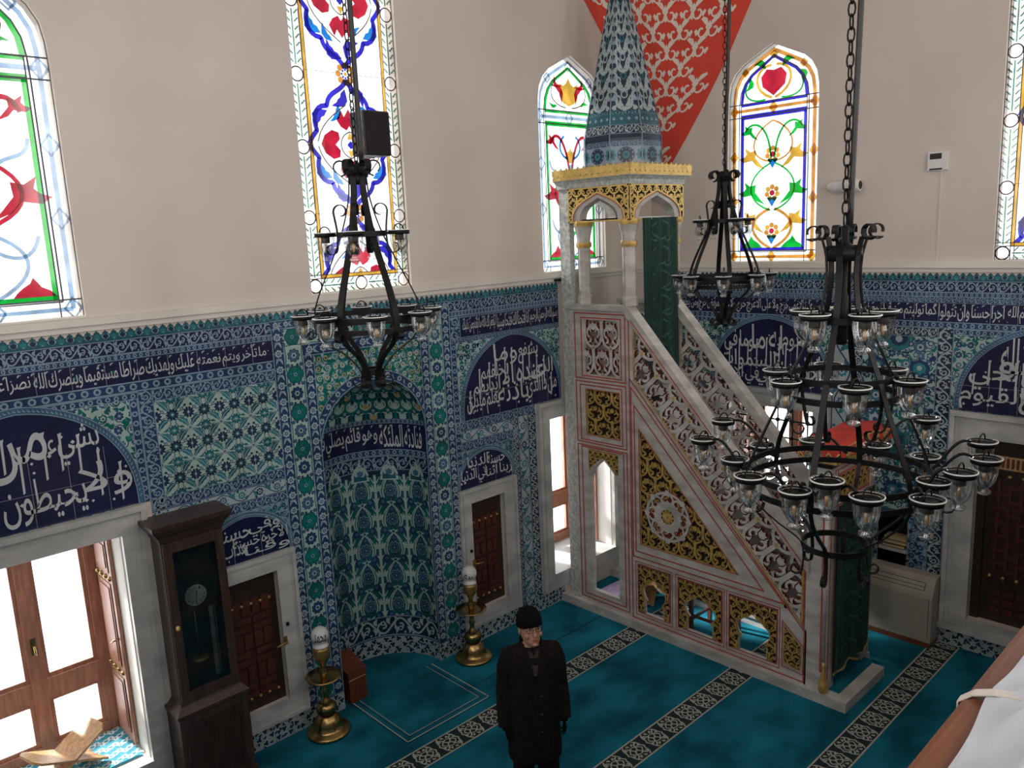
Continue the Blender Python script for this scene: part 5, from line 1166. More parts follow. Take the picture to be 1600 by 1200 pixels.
# ------------------------------------------------------------------ tall clock
r = thing('longcase_clock', 'tall dark wooden longcase clock with round white dial beside the left window', 'clock', (2.31, -.15, 0))
mb = MB(); mb.box(2.015, 2.605, -.31, -.01, 0, .80, 'wood_case'); mb.box(2.0, 2.62, -.325, -.01, 0, .10, 'wood_case')
mb.loft([[(2.015-d, -.01, z), (2.605+d, -.01, z), (2.605+d, -.31-d, z), (2.015-d, -.31-d, z)] for d, z in ((0, .80), (.012, .81), (.015, .84), (-.04, .90), (-.045, .91))], 'wood_case', smooth=False); mb.box(2.08, 2.54, -.316, -.31, .16, .74, 'wood'); mb.build('base', r)
mb = MB(); mb.box(2.06, 2.085, -.27, -.01, .9, 2.36, 'wood_case'); mb.box(2.535, 2.56, -.27, -.01, .9, 2.36, 'wood_case'); mb.box(2.085, 2.535, -.03, -.01, .9, 2.36, 'wood'); mb.box(2.06, 2.56, -.27, -.01, 2.33, 2.36, 'wood_case'); mb.box(2.085, 2.535, -.245, -.03, .9, .93, 'wood'); mb.build('case', r)
mb = MB(); mb.loft([[(2.06-d, -.01, z), (2.56+d, -.01, z), (2.56+d, -.27-d, z), (2.06-d, -.27-d, z)] for d, z in ((0, 2.30), (.02, 2.36), (.035, 2.38), (.07, 2.43), (.075, 2.47))], 'wood_case', smooth=False); mb.build('cornice', r)
mb = MB(); mb.union(fA, ((2.065, 2.135, .92, 2.31), (2.485, 2.555, .92, 2.31), (2.065, 2.555, .92, 1.01), (2.065, 2.555, 2.22, 2.31)), .2705, .293, 'wood_case')
d = mb.build('door', r); mb = MB(); mb.bar(fA, 2.135, 2.485, 1.01, 2.22, .275, .279, 'smoked'); mb.build('door_glass', d)
mb = MB(); mb.lathe([(.002, -.022), (.014, -.016), (.017, 0), (.014, .016), (.002, .022)], 'gold_pale', (2.10, -.305, 1.59), 10); mb.build('knob', d)
mb = MB(); f = fA; c = complex(2.295, 1.79); o = Orn(f, mb)
mb.prism(scr([c+.088*E(k*pi/20) for k in range(40)]), f, .235, .247, 'clockface'); mb.bar(f, 2.09, 2.53, 1.66, 2.2, .215, .235, 'wood')
for k in range(12):
    z = c+.068*E(pi/2-k*pi/6); write(o, str(k or 12), z.real-(.012 if k in (0, 10, 11) else .007), z.real+(.012 if k in (0, 10, 11) else .007), z.imag-.011, z.imag+.011, .2485, 'dark', True)
dial = mb.build('dial', r); mb = MB(); o = Orn(f, mb)
for a, l, w in ((pi/2-.26, .045, .007), (-pi/2, .06, .005)): o.stroke([c-.01*E(a), c+l*E(a)], w, .2495, 'dark')
mb.build('clock_hand', dial)
mb = MB(); mb.tube([(2.295, -.16, 1.7), (2.295, -.16, 1.22)], .006, 'brass_dull', 6); mb.lathe([(.002, -.012), (.07, -.008), (.07, .008), (.002, .012)], 'brass_dull', (2.295, -.16, 1.2), 16); mb.build('pendulum', r)
# ------------------------------------------------------------------ brass candlesticks with lettered globes
def candlestick(x, y, word, label):
    r = thing('candlestick', label, 'candlestick', (0, 0, 0), 'brass candlesticks beside the niche')
    mb = MB(); mb.lathe([(.205, 0), (.21, .02), (.195, .035), (.15, .045), (.135, .06), (.125, .10), (.115, .15), (.085, .175), (.075, .19)], 'brass', n=28); mb.build('base', r)
    mb = MB(); n = 28; prof = [(.05, .19), (.085, .215), (.092, .25), (.085, .285), (.05, .31)]
    mb.loft([[(q*(1+.07*(1 if j % 2 else -1))*cos(2*pi*j/n), q*(1+.07*(1 if j % 2 else -1))*sin(2*pi*j/n), z) for j in range(n)] for q, z in prof], 'brass'); mb.build('ribbed_knop', r)
    mb = MB(); mb.lathe([(.045, .31), (.05, .325), (.03, .345), (.024, .40), (.038, .425), (.024, .45), (.022, .53), (.035, .55)], 'brass', n=18); mb.lathe([(.03, .555), (.028, .60), (.042, .625), (.028, .65), (.022, .70), (.035, .725), (.045, .745)], 'brass', n=18); mb.build('stem', r)
    mb = MB(); mb.lathe([(.03, .545), (.10, .55), (.165, .575), (.17, .585), (.10, .562), (.03, .56)], 'brass', n=28); mb.build('drip_dish', r)
    mb = MB(); mb.lathe([(.03, .74), (.07, .77), (.08, .81), (.078, .86), (.07, .88), (.06, .88)], 'brass_dull', n=22); mb.build('cup', r)
    mb = MB(); mb.lathe([(.055, .878), (.074, .884), (.074, .898), (.05, .91), (.048, .925)]+[(.0835*sin(pi*k/14), .995-.0835*cos(pi*k/14)) for k in range(3, 14)]+[(.001, 1.0785)], 'globe', n=24)
    R = .0845; a0 = atan2(-6.6-y, 0-x)
    def fG(u, v, h=0): t = a0+u/R; p = v/R; q = R+h; return (q*cos(p)*cos(t), q*cos(p)*sin(t), .995+q*sin(p))
    write(Orn(fG, mb), word, -.062, .062, -.04, .05, .0012, 'dark'); mb.build('glass_globe', r)
    r.location = (x, y, 0); return r
candlestick(3.38, -.225, 'محمد', 'brass candlestick with white lettered globe left of the niche, near the cupboard by the clock')
candlestick(5.21, -.235, 'الله', 'brass candlestick with white lettered globe right of the niche, behind the standing man')
# ------------------------------------------------------------------ small fittings
r = thing('fan_coil_unit', 'grey beige floor standing air conditioner against the right wall', 'air conditioner', (8.74, -3.35, 0))
mb = MB(); prof = [(0, .06), (.235, .06), (.235, .56), (.225, .60), (.15, .745), (.12, .765), (0, .77)]
mb.prism(prof, lambda u, v, h: (XB-.012-u, -2.92-h, v), 0, .87, 'mdf'); mb.build('casing', r)
fs = lambda u, v, h=0: (XB-.012-.225+v*.46-h*.89, -u, .60+v*.89+h*.46)
mb = MB(); 
for z in ((2.98, 3.70, 0.035, 0.041), (2.98, 3.70, 0.075, 0.081), (2.98, 3.70, 0.12, 0.126), (2.98, 2.986, .0412, .1198), (3.694, 3.70, .0412, .1198)): mb.bar(fs, *z, .0, .002, 'mdf_d')
mb.build('air_grille', r); mb = MB(); mb.box(XB-.25, XB-.012, -3.79, -2.92, .002, .06, 'wood_rail'); mb.build('plinth', r)
mb = MB(); mb.box(XB-.2485, XB-.2465, -3.76, -3.755, .1, .56, 'mdf_d'); mb.box(XB-.2485, XB-.2465, -3.71, -3.62, .18, .33, 'mdf'); mb.build('access_panel', r)
r = thing('loudspeaker', 'black box loudspeaker hung in front of the tall stained glass window', 'speaker', (4.39, -.2, 5.35))
mb = MB(); mb.bbox(4.24, 4.53, -.30, -.08, 5.35, 5.74, 'plastic_b', .012); mb.build('cabinet', r)
mb = MB(); mb.box(4.255, 4.515, -.308, -.30, 5.365, 5.725, 'dark'); mb.build('front_grille', r)
mb = MB(); mb.tube([(4.40, -.09, 5.37), (4.40, -.03, 5.36), (4.42, .045, 5.36)], .010, 'iron', 6); mb.tube([(4.30, -.10, 5.352), (4.47, -.10, 5.345)], .006, 'plastic_w', 5); mb.build('bracket', r)
r = thing('security_camera', 'white bullet security camera on the right wall, seen behind the large chandelier chain', 'camera', (8.8, -2.6, 4.94))
mb = MB(); cc = lambda u, v, h=0: (8.74+u, -2.45-h, 4.94+v)
ring = lambda q, h: [cc(q*cos(2*pi*j/18), q*sin(2*pi*j/18), h) for j in range(18)]
mb.loft([ring(.004, .0), ring(.03, .02), ring(.055, .06), ring(.062, .12), ring(.058, .16), ring(.068, .17), ring(.07, .30), ring(.064, .36), ring(.06, .37)], 'plastic_w'); mb.build('housing', r)
mb = MB(); mb.loft([ring(.045, .371), ring(.04, .374)], 'plastic_b'); mb.build('lens', r); mb = MB(); mb.tube([(8.74, -2.66, 4.94), (8.80, -2.66, 4.90), (8.868, -2.66, 4.88)], .016, 'plastic_w', 8); mb.build('bracket', r)
r = thing('thermostat', 'white wall thermostat with dark display high on the right wall', 'thermostat', (8.86, -3.54, 5.1))
mb = MB(); mb.bar(fB, 3.45, 3.635, 5.03, 5.21, 0, .035, 'plastic_w'); mb.build('housing', r); mb = MB(); mb.bar(fB, 3.47, 3.58, 5.14, 5.195, .035, .038, 'plastic_b'); mb.bar(fB, 3.47, 3.59, 5.035, 5.05, .035, .038, 'plastic_b'); mb.build('display', r)
mb = MB(); mb.bar(fB, 3.57, 3.578, 4.115, 5.03, 0, .008, 'cornice'); mb.build('cable_duct', r)
mb = MB(); mb.box(6.93, 7.04, -.10, -.02, 4.02, 4.045, 'iron'); tag(mb.build('iron_bracket'), 'small black bracket on the ledge beside the minbar post', 'bracket')
# ------------------------------------------------------------------ things on the window sill and behind the minbar
o = Orn(fF); o.mb.bar(fF, .80, 1.82, .10, .72, .405, .412, 'rugblue')
for i in range(9):
    for j in range(5):
        c = complex(.87+i*.113, .17+j*.12); o.flower(c, .035, .413, 'rugwhite', 'rugblue', 4)
        for sg in (1, -1): o.leaf(c+.03, c+complex(.06, sg*.05), .012, .413, 'rugwhite', .3); o.leaf(c-.03, c+complex(-.05, sg*.05), .012, .413, 'rugwhite', .3)
    o.rect(.82, 1.80, .105+.0, .115, .413, 'rugwhite')
tag(o.mb.build('small_rug'), 'sky blue patterned rug on the sill of the open left window', 'rug')
def rahle(name, label, c, L_, H_, ang, rz, m):
    r = thing(name, label, 'book stand', (0, 0, 0))
    for sg in (1, -1):
        mb = MB(); t = ang*sg; d = Vector((cos(t), 0, sin(t))); n_ = Vector((-sin(t), 0, cos(t)))
        if d.z*1 < 0: d = -d
        f = lambda u, v, h=0: tuple(Vector((0, v, H_))+d*u+n_*h)
        w = .15; P = [(-L_*.9, -w), (-L_*.75, -w*.3), (-L_*.75, w*.3), (-L_*.9, w), (0, w), (L_*.85, w), (L_, w*.6), (L_, -w*.6), (L_*.85, -w), (0, -w)]
        mb.prism(P, f, -.009, .009, m)
        o = Orn(f, mb)
        for k in range(5):
            for q in (1, -1): o.leaf(complex(-L_*(.2+.12*k), q*.02), complex(-L_*(.28+.12*k), q*.09), .012, .0102*sg, 'wood_win', .2); o.leaf(complex(-L_*(.2+.12*k), q*.02), complex(-L_*(.28+.12*k), q*.09), .012, -.0102*sg, 'wood_win', .2)
        mb.build('board', r)
    r.location = c; r.rotation_euler = (0, 0, rz); return r
rahle('book_stand', 'sunlit wooden folding book stand on the sill of the left window', (1.30, .32, .414), .33, .15, radians(27), radians(15), 'wood_light')
rahle('book_stand', 'low wooden folding book stand on the floor under the minbar platform', (7.56, -.80, .002), .26, .16, radians(36), radians(25), 'wood_light')
r = thing('chair', 'dark red wooden chair under the minbar stair, behind the middle low arch', 'chair', (8.38, -2.15, 0))
for x in (8.2, 8.58):
    for y in (-2.33, -1.95):
        k = MB(); k.box(x-.02, x+.02, y-.02, y+.02, 0, .92 if x > 8.4 else .44, 'wood_red'); k.build('leg', r)
mb = MB(); mb.bbox(8.17, 8.61, -2.36, -1.92, .44, .475, 'wood_red', .012); mb.build('seat', r)
mb = MB(); mb.box(8.565, 8.595, -2.31, -1.97, .80, .92, 'wood_red'); mb.box(8.57, 8.59, -2.31, -1.97, .60, .66, 'wood_red'); mb.build('backrest', r)
mb = MB(); mb.box(8.19, 8.21, -2.31, -1.97, .2, .23, 'wood_red'); mb.box(8.2, 8.58, -1.96, -1.94, .15, .18, 'wood_red'); mb.build('stretcher', r)
for o_ in list(r.children): o_.location = (-.94, .26, 0)
mb = MB(); mb.prism([(7.12, -.50), (7.74, -.46), (7.80, -.20), (7.2, -.18)], fF, .002, .012, 'purple'); tag(mb.build('prayer_cloth'), 'lavender cloth lying on the carpet inside the minbar doorway', 'cloth')
# ------------------------------------------------------------------ chandeliers
_lamp = {}
def lamp(parent, pos, s=1.0):
    if 'm' not in _lamp:
        mb = MB(); mb.lathe([(.060, -.024), (.066, -.024), (.066, 0), (.060, 0)], 'iron', n=20, cap=False); mb.lathe([(.001, -.015), (.061, -.015), (.061, -.010), (.001, -.010)], 'iron', n=20)
        mb.lathe([(.026, -.062), (.028, -.058), (.028, -.014)], 'socket', n=12); mb.tube([(-.045*cos(pi*k/8), 0, .0+.04*sin(pi*k/8)) for k in range(9)], .004, 'iron', 5)
        _lamp['m'] = mb.build('tmp').data
        mb = MB(); mb.lathe([(.074, .003), (.074, -.003), (.061, -.004), (.058, -.03), (.056, -.07), (.049, -.105), (.034, -.132), (.020, -.146), (.018, -.152), (.030, -.160), (.031, -.172), (.022, -.180), (.001, -.181)], 'cup', n=20, cap=False); mb.lathe([(.0745, -.001), (.0745, .004), (.069, .004)], 'rim_glint', n=20, cap=False); _lamp['g'] = mb.build('tmp').data
        mb = MB(); mb.lathe([(.012, -.062), (.016, -.075), (.024, -.095), (.022, -.115), (.010, -.132), (.002, -.138)], 'cup', n=12); mb.lathe([(.003, -.066), (.009, -.08), (.009, -.115), (.003, -.122)], 'filament', n=6); _lamp['b'] = mb.build('tmp').data
        for k in 'mgb':
            for o in list(C.objects):
                if o.data == _lamp[k]: bpy.data.objects.remove(o)
        for k, n_ in zip('mgb', ('lamp_holder', 'glass_shade', 'bulb')): _lamp[k].name = n_
    o = bpy.data.objects.new('lamp_holder', _lamp['m']); C.objects.link(o); o.parent = parent; o.location = pos; o.scale = (s,)*3
    for k, n_ in (('g', 'glass_shade'), ('b', 'bulb')): c = bpy.data.objects.new(n_, _lamp[k]); C.objects.link(c); c.parent = o
def ringstrap(mb, a, prof, w=.024, t=.006):
    d = Vector((cos(a), sin(a), 0)); mb.strap([tuple(d*q)+() if 0 else (d.x*q, d.y*q, z) for q, z in prof], w, t, (-d.y, d.x, 0), 'iron')
def hoop(name, r, R, z, h=.034):
    mb = MB(); n = 44; mb.loft([[(q*cos(2*pi*j/n), q*sin(2*pi*j/n), z+y) for j in range(n)] for q, y in ((R-.004, -h/2), (R+.004, -h/2), (R+.004, h/2), (R-.004, h/2), (R-.004, -h/2))], 'iron', smooth=False, cap=False); mb.build(name, r)
def curl(c, R, a0, a1, n=12): return [(c[0]+R*(1-.35*i/(n-1))*cos(a0+(a1-a0)*i/(n-1)), c[1]+R*(1-.35*i/(n-1))*sin(a0+(a1-a0)*i/(n-1))) for i in range(n)]
def smooth_prof(P, n=5):
    out = []
    for i in range(len(P)-1):
        p0, p1, p2, p3 = P[max(i-1, 0)], P[i], P[i+1], P[min(i+2, len(P)-1)]
        for k in range(n):
            t = k/n; out.append(tuple(.5*((2*p1[j])+(-p0[j]+p2[j])*t+(2*p0[j]-5*p1[j]+4*p2[j]-p3[j])*t*t+(-p0[j]+3*p1[j]-3*p2[j]+p3[j])*t**3) for j in (0, 1)))
    return out+[P[-1]]
def chain(r, z0, z1, link=.055, cable=True, R=.004):
    mb = MB(); k = 0; z = z0
    while z < z1:
        w = link*.3; P = [(w*cos(2*pi*i/10), 0, z+link*.5+link*.62*sin(2*pi*i/10)) for i in range(10)]
        if k % 2: P = [(0, x, q) for x, y, q in P]
        mb.tube(P, R, 'iron', 5, True); z += link; k += 1
    mb.build('chain', r)
    if cable: mb = MB(); mb.tube([(.03+.012*sin(z*2.1), -.02+.02*sin(z*1.3+1), z) for z in [z0+(z1-z0)*i/40 for i in range(41)]], .016, 'socket', 8); mb.build('power_cable', r)
def small_chandelier(label, pos, rz):
    r = thing('chandelier', label, 'chandelier', (0, 0, 0), 'small two tier chandeliers')
    mb = MB(); mb.lathe([(.05, .79), (.056, .79), (.056, .845), (.05, .845)], 'iron', n=16, cap=False); mb.lathe([(.002, .80), (.05, .80), (.05, .81), (.002, .81)], 'iron', n=16); mb.tube([(0, 0, .81), (0, 0, .93)], .012, 'iron', 8); mb.build('collar', r)
    for k in range(6):
        a = 2*pi*k/6+.26; mb = MB()
        ringstrap(mb, a, curl((.105, .89), .052, 4.6, -.9)[::-1]+[(.054, .86)] + smooth_prof([(.054, .82), (.066, .70), (.115, .52), (.20, .32), (.285, .14), (.33, .01), (.335, -.12)]) + curl((.36, -.125), .03, pi, pi*2.6, 8), .040, .008); mb.build('strap', r)
        mb = MB(); ringstrap(mb, a, smooth_prof([(.33, -.10), (.27, -.19), (.16, -.27), (.085, -.36), (.06, -.43)])+curl((.095, -.445), .04, pi*.95, pi*2.7, 10), .036, .008); mb.build('lower_strap', r)
    hoop('hoop', r, .15, .485); hoop('hoop', r, .33, -.03); hoop('hoop', r, .335, -.10); hoop('hoop', r, .065, -.385, .04)
    for k in range(4):
        a = 2*pi*k/4+.55; d = (cos(a), sin(a)); mb = MB(); ringstrap(mb, a, curl((.125, .63), .045, 0, pi*1.5)[::-1]+smooth_prof([(.17, .62), (.155, .50), (.16, .40)])+curl((.20, .40), .04, pi, pi*2.5, 9), .030)
        mb.strap([(d[0]*.15, d[1]*.15, .485), (d[0]*.19, d[1]*.19, .487)], .018, .006, (0, 0, 1), 'iron'); mb.build('scroll', r); lamp(r, (d[0]*.235, d[1]*.235, .50))
    for k in range(8):
        a = 2*pi*k/8+.1; d = (cos(a), sin(a)); mb = MB(); mb.tube([(d[0]*.33, d[1]*.33, -.03), (d[0]*.345, d[1]*.345, -.01)], .008, 'iron', 6); mb.build('arm', r); lamp(r, (d[0]*.405, d[1]*.405, 0))
    chain(r, .93, ZC-pos[2], .05); mb = MB(); mb.lathe([(.002, ZC-pos[2]-.06), (.05, ZC-pos[2]-.05), (.07, ZC-pos[2]-.005), (.002, ZC-pos[2])], 'iron', n=16); mb.build('ceiling_cap', r)
    r.location = pos; r.rotation_euler = (0, 0, rz); return r
def copy_tree(o, parent=None):
    c = o.copy(); C.objects.link(c)
    if parent: c.parent = parent
    for ch in list(o.children): copy_tree(ch, c)
    return c
c1 = small_chandelier('black iron two tier chandelier hanging in front of the prayer niche', (2.86, -2.24, 4.15), .205)
c2 = copy_tree(c1); c2.location = (6.62, -2.49, 4.14); c2.rotation_euler = (0, 0, .45); c2['label'] = 'small distant two tier chandelier hanging beside the minbar kiosk, right of the green curtain'
r = thing('chandelier', 'large black iron chandelier with four tiers, hanging at the right', 'chandelier', (0, 0, 0)); Z3 = 3.2; zz = lambda z: z-Z3
mb = MB(); mb.lathe([(.085, zz(4.375)), (.094, zz(4.375)), (.094, zz(4.455)), (.085, zz(4.455))], 'iron', n=20, cap=False); mb.lathe([(.002, zz(4.40)), (.086, zz(4.40)), (.086, zz(4.41)), (.03, zz(4.47)), (.002, zz(4.47))], 'iron', n=16); mb.build('collar', r)
mb = MB(); mb.lathe([(.022, zz(3.92)), (.03, zz(3.93)), (.03, zz(4.18)), (.02, zz(4.2)), (.02, zz(4.56)), (.002, zz(4.56))], 'iron', n=12); mb.build('centre_tube', r)
for k in range(6):
    a = 2*pi*k/6+.17; mb = MB()
    ringstrap(mb, a, [(x, zz(z)) for x, z in curl((.165, 4.53), .045, 5.4, -.1*pi)[::-1]+[(.118, 4.50), (.10, 4.44)]+smooth_prof([(.092, 4.40), (.088, 4.28), (.115, 4.10), (.19, 3.92), (.275, 3.74), (.33, 3.60), (.41, 3.42), (.48, 3.25), (.50, 3.10)])], .033, .007); mb.build('strap', r)
    mb = MB(); ringstrap(mb, a, [(x, zz(z)) for x, z in smooth_prof([(.275, 3.74), (.285, 3.60), (.25, 3.45)])+curl((.215, 3.45), .035, 0, -1.6*pi, 9)], .022); mb.build('scroll', r)
    mb = MB(); ringstrap(mb, a, [(x, zz(z)) for x, z in smooth_prof([(.50, 3.12), (.45, 3.02), (.33, 2.90), (.20, 2.79), (.175, 2.70), (.18, 2.62)])+curl((.215, 2.615), .036, pi, pi*2.7, 10)], .022); mb.build('lower_strap', r)
    mb = MB(); ringstrap(mb, a+.5, [(x, zz(z)) for x, z in curl((.56, 3.10), .05, pi, 2.9*pi, 12)], .02); mb.build('scroll', r)
for R, z in ((.14, 4.06), (.275, 3.745), (.30, 3.645), (.49, 3.20), (.50, 3.12), (.18, 2.76)): hoop('hoop', r, R, zz(z))
def arm(a, R0, z0, R1, z1, a0=None):
    a0 = a if a0 is None else a0; p = Vector((R0*cos(a0), R0*sin(a0), zz(z0))); q = Vector((R1*cos(a), R1*sin(a), zz(z1))); d = (q-p); h = Vector((0, 0, .05+.12*d.length)); mb = MB()
    e = q-Vector((d.x, d.y, 0)).normalized()*.064
    mb.tube([tuple(p*(1-t)+e*t+h*sin(pi*t**1.6)*.6) for t in (i/9 for i in range(10))], .0085, 'iron', 6); mb.build('arm', r); lamp(r, q, 1.12)
for k in range(5): a = 2*pi*k/5+.35; arm(a, .14, 4.06, .21, 4.10)
for k in range(6): a = 2*pi*k/6+.62; arm(a, .28, 3.72, .36, 3.75)
for rr, z, dg in [(.88,3.34,77),(.78,3.31,104),(.56,3.24,117),(.66,3.29,164),(.62,3.21,70),(.64,3.21,38),(.66,3.27,187),(.62,3.33,200),(.72,3.29,215),(.92,3.35,351),(.61,3.21,333),(.55,3.27,260),(.64,3.32,268),(.74,3.30,300),(.84,3.32,320),(.62,3.21,3),(.71,3.26,239)]:
    a = radians(dg); st = 2*pi/6; n_ = round((a-.17)/st)*st+.17; arm(a, .495, 3.17, rr, z, n_*.7+a*.3)
chain(r, zz(4.56), ZC-Z3, .062, True, .005); mb = MB(); mb.lathe([(.002, ZC-Z3-.06), (.05, ZC-Z3-.05), (.07, ZC-Z3-.005), (.002, ZC-Z3)], 'iron', n=16); mb.build('ceiling_cap', r)
r.location = (4.31, -4.66, Z3)
# ------------------------------------------------------------------ the man
def evaluated(ob):
    bpy.context.view_layer.update(); dg = bpy.context.evaluated_depsgraph_get(); e = ob.evaluated_get(dg); me = e.to_mesh()
    v = [tuple(p.co) for p in me.vertices]; f = [tuple(p.vertices) for p in me.polygons]; e.to_mesh_clear(); bpy.data.objects.remove(ob); return v, f
def skin_body(nodes, edges, sub=2):
    me = bpy.data.meshes.new('s'); names = list(nodes); me.from_pydata([nodes[n][0] for n in names], [(names.index(a), names.index(b)) for a, b in edges], [])
    ob = bpy.data.objects.new('s', me); C.objects.link(ob); ob.modifiers.new('k', 'SKIN'); sm = ob.modifiers.new('d', 'SUBSURF'); sm.levels = sub; sm.render_levels = sub
    for i, n in enumerate(names): me.skin_vertices[0].data[i].radius = nodes[n][1] if isinstance(nodes[n][1], tuple) else (nodes[n][1],)*2
    me.skin_vertices[0].data[0].use_root = True
    return evaluated(ob)
def fuse(mb, vox, sm=4):
    o = mb.build('tmpf'); m = o.modifiers.new('r', 'REMESH'); m.mode = 'VOXEL'; m.voxel_size = vox; q = o.modifiers.new('s', 'SMOOTH'); q.iterations = sm; q.factor = .5
    return evaluated(o)
man = thing('person', 'man in long black coat, black knit cap and glasses standing on the carpet', 'person', (0, 0, 0))
nodes = {'pelvis': ((0,0,.94), (.15,.11)), 'waist': ((0,.0,1.08), (.14,.10)), 'chest': ((0,.01,1.26), (.14,.10)), 'base': ((0,.015,1.41), (.065,.055)), 'neck': ((0,.0,1.47), .055), 'skull': ((0,-.005,1.53), .055)}
edges = [('pelvis','waist'),('waist','chest'),('chest','base'),('base','neck'),('neck','skull')]
for s, n in ((1,'l'),(-1,'r')):
    nodes |= {'hip'+n: ((.09*s,0,.88), .085), 'knee'+n: ((.10*s,-.01,.49), .058), 'ank'+n: ((.10*s,.02,.09), .042), 'toe'+n: ((.115*s,-.12,.045), .035),
              'sh'+n: ((.165*s,.015,1.34), .045), 'el'+n: ((.215*s,.03,1.08), .038), 'wr'+n: ((.235*s,-.03,.84), .028), 'pa'+n: ((.238*s,-.05,.77), (.018,.036))}
    edges += [('pelvis','hip'+n),('hip'+n,'knee'+n),('knee'+n,'ank'+n),('ank'+n,'toe'+n),('base','sh'+n),('sh'+n,'el'+n),('el'+n,'wr'+n),('wr'+n,'pa'+n)]
bv, bf = skin_body(nodes, edges)
mb = MB(); gl = lambda f: all(bv[i][2] < .9 and abs(bv[i][0]) > .2 for i in f)
mb.add(bv, [f for f in bf if not gl(f)], 'skin', True); mb.add(bv, [f for f in bf if gl(f)], 'knit', True)
for s in (1, -1):                                          # five bent fingers rooted in each palm
    for i, (dy, L_, r_) in enumerate(((-.034, .062, .0085), (-.012, .075, .009), (.011, .070, .0088), (.032, .054, .0078))):
        p0 = Vector((.238*s, -.05+dy, .755)); pts = [p0+Vector((0, 0, .02)), p0+Vector((-.004*s, -.003, -L_*.4)), p0+Vector((-.016*s, -.008, -L_*.75)), p0+Vector((-.032*s, -.012, -L_*.98))]
        v, f = skin_body({str(k): (tuple(q), r_*(1-.12*k)) for k, q in enumerate(pts)}, [('0','1'),('1','2'),('2','3')], 1); mb.add(v, f, 'knit', True)
    p0 = Vector((.234*s, -.075, .795)); v, f = skin_body({'0': (tuple(p0+Vector((0, .02, .0))), .012), '1': (tuple(p0+Vector((-.012*s, -.018, -.022))), .0105), '2': (tuple(p0+Vector((-.022*s, -.026, -.05))), .0085)}, [('0','1'),('1','2')], 1); mb.add(v, f, 'knit', True)
tilt = radians(-9); yawh = radians(10); pv = Vector((0, 0, 1.47))
def hd(x, y, z):                                           # head coordinates (z from chin) to body coordinates
    p = Vector((x, y, z))*1.13; p = Matrix.Rotation(tilt, 3, 'X') @ p; p = Matrix.Rotation(yawh, 3, 'Z') @ p; return tuple(p+pv+Vector((0, -.01, -.005)))
HR = [(-.012,.026,-.062,-.03),(.004,.043,-.083,-.005),(.03,.055,-.091,.03),(.055,.062,-.092,.055),(.08,.067,-.091,.072),(.105,.071,-.090,.083),(.13,.074,-.091,.09),(.155,.075,-.090,.09),(.18,.072,-.083,.086),(.205,.06,-.066,.07),(.222,.04,-.04,.045),(.23,.012,-.01,.012)]
def hring(z, w, f, b, n=28, k=0):
    out = []
    for j in range(n):
        t = 2*pi*j/n; y = cos(t); x = sin(t); yy = (f if y > 0 else -b)*abs(y)**.9*(1 if y > 0 else 1); 
        out.append(hd((w+k)*math.copysign(abs(x)**.85, x), (f-k)*abs(y)**.9 if y > 0 else (b+k)*abs(y)**.9, z))
    return out
mb.loft([hring(*q) for q in HR], 'skin')
mb.loft([[hd(x*.024, -.01+y*.018, z) for x, y in ((1,-.4),(.6,.8),(-.6,.8),(-1,-.4),(-.5,-1),(.5,-1))] for z in (-.06, .0)], 'skin')
def blob(c, rx, ry, rz, m, n=10):
    mb.loft([[hd(c[0]+rx*sin(pi*i/6)*cos(2*pi*j/n), c[1]+ry*sin(pi*i/6)*sin(2*pi*j/n), c[2]-rz*cos(pi*i/6)) for j in range(n)] for i in range(1, 6)], m)
mb.loft([[hd(x*w, -.088-d*y, z) for x, y in ((-1,0),(-.5,.8),(0,1),(.5,.8),(1,0),(0,-.5))] for z, w, d in ((.128,.006,.006),(.11,.009,.014),(.092,.013,.024),(.078,.017,.030),(.070,.016,.022),(.066,.008,.006))], 'skin')
for s in (1, -1):
    blob((s*.031, -.080, .118), .0145, .009, .008, 'eye'); blob((s*.031, -.0875, .118), .006, .004, .006, 'dark'); blob((s*.032, -.086, .134), .021, .006, .0045, 'hair'); blob((s*.074, .008, .10), .008, .018, .031, 'skin'); blob((s*.047, -.066, .075), .018, .02, .02, 'skin')
    blob((s*.070, .0, .135), .006, .03, .02, 'hair')
blob((0, -.090, .045), .023, .008, .0045, 'lip'); blob((0, -.088, .038), .019, .008, .0045, 'lip'); blob((0, -.083, .012), .02, .012, .013, 'skin')
body = mb.build('body', man)
mb = MB(); fz = lambda q: .137 if q > 0 else .10
rings = []
for z, kk in ((0, .006), (.012, .012), (.03, .013), (.05, .012), (.07, .010), (.09, .008), (.105, .006), (.116, .003), (.121, .0)):
    zb = .135+z; i = 0; h = [q for q in HR if q[0] <= min(zb, .215)][-1]; i = HR.index(h); g = HR[min(i+1, len(HR)-1)]; t = (zb-h[0])/(g[0]-h[0]) if g != h else 0; w, f_, b_ = [h[j]+(g[j]-h[j])*min(t, 1) for j in (1, 2, 3)]
    if zb > .19: q = sqrt(max(.002, 1-((zb-.175)/.082)**2)); w, f_, b_ = .073*q, -.083*q, .087*q
    rg = hring(zb, w, f_, b_, 28, kk)
    if z < .02: rg = [tuple(Vector(p)+Vector((0, 0, -.035*max(0, -cos(2*pi*j/28))-.012*abs(sin(2*pi*j/28)))) ) for j, p in enumerate(rg)]
    rings.append(rg)
mb.loft(rings, 'knit'); mb.build('knit_cap', body)
mb = MB()
for s in (1, -1):
    c = (s*.032, -.1035, .116); mb.tube([hd(c[0]+.023*cos(2*pi*k/14), c[1]+abs(.006*cos(2*pi*k/14)), c[2]+.016*sin(2*pi*k/14)) for k in range(14)], .0018, 'iron', 5, True); mb.tube([hd(s*.056, -.098, .12), hd(s*.077, -.05, .122), hd(s*.079, .01, .12)], .0016, 'iron', 5)
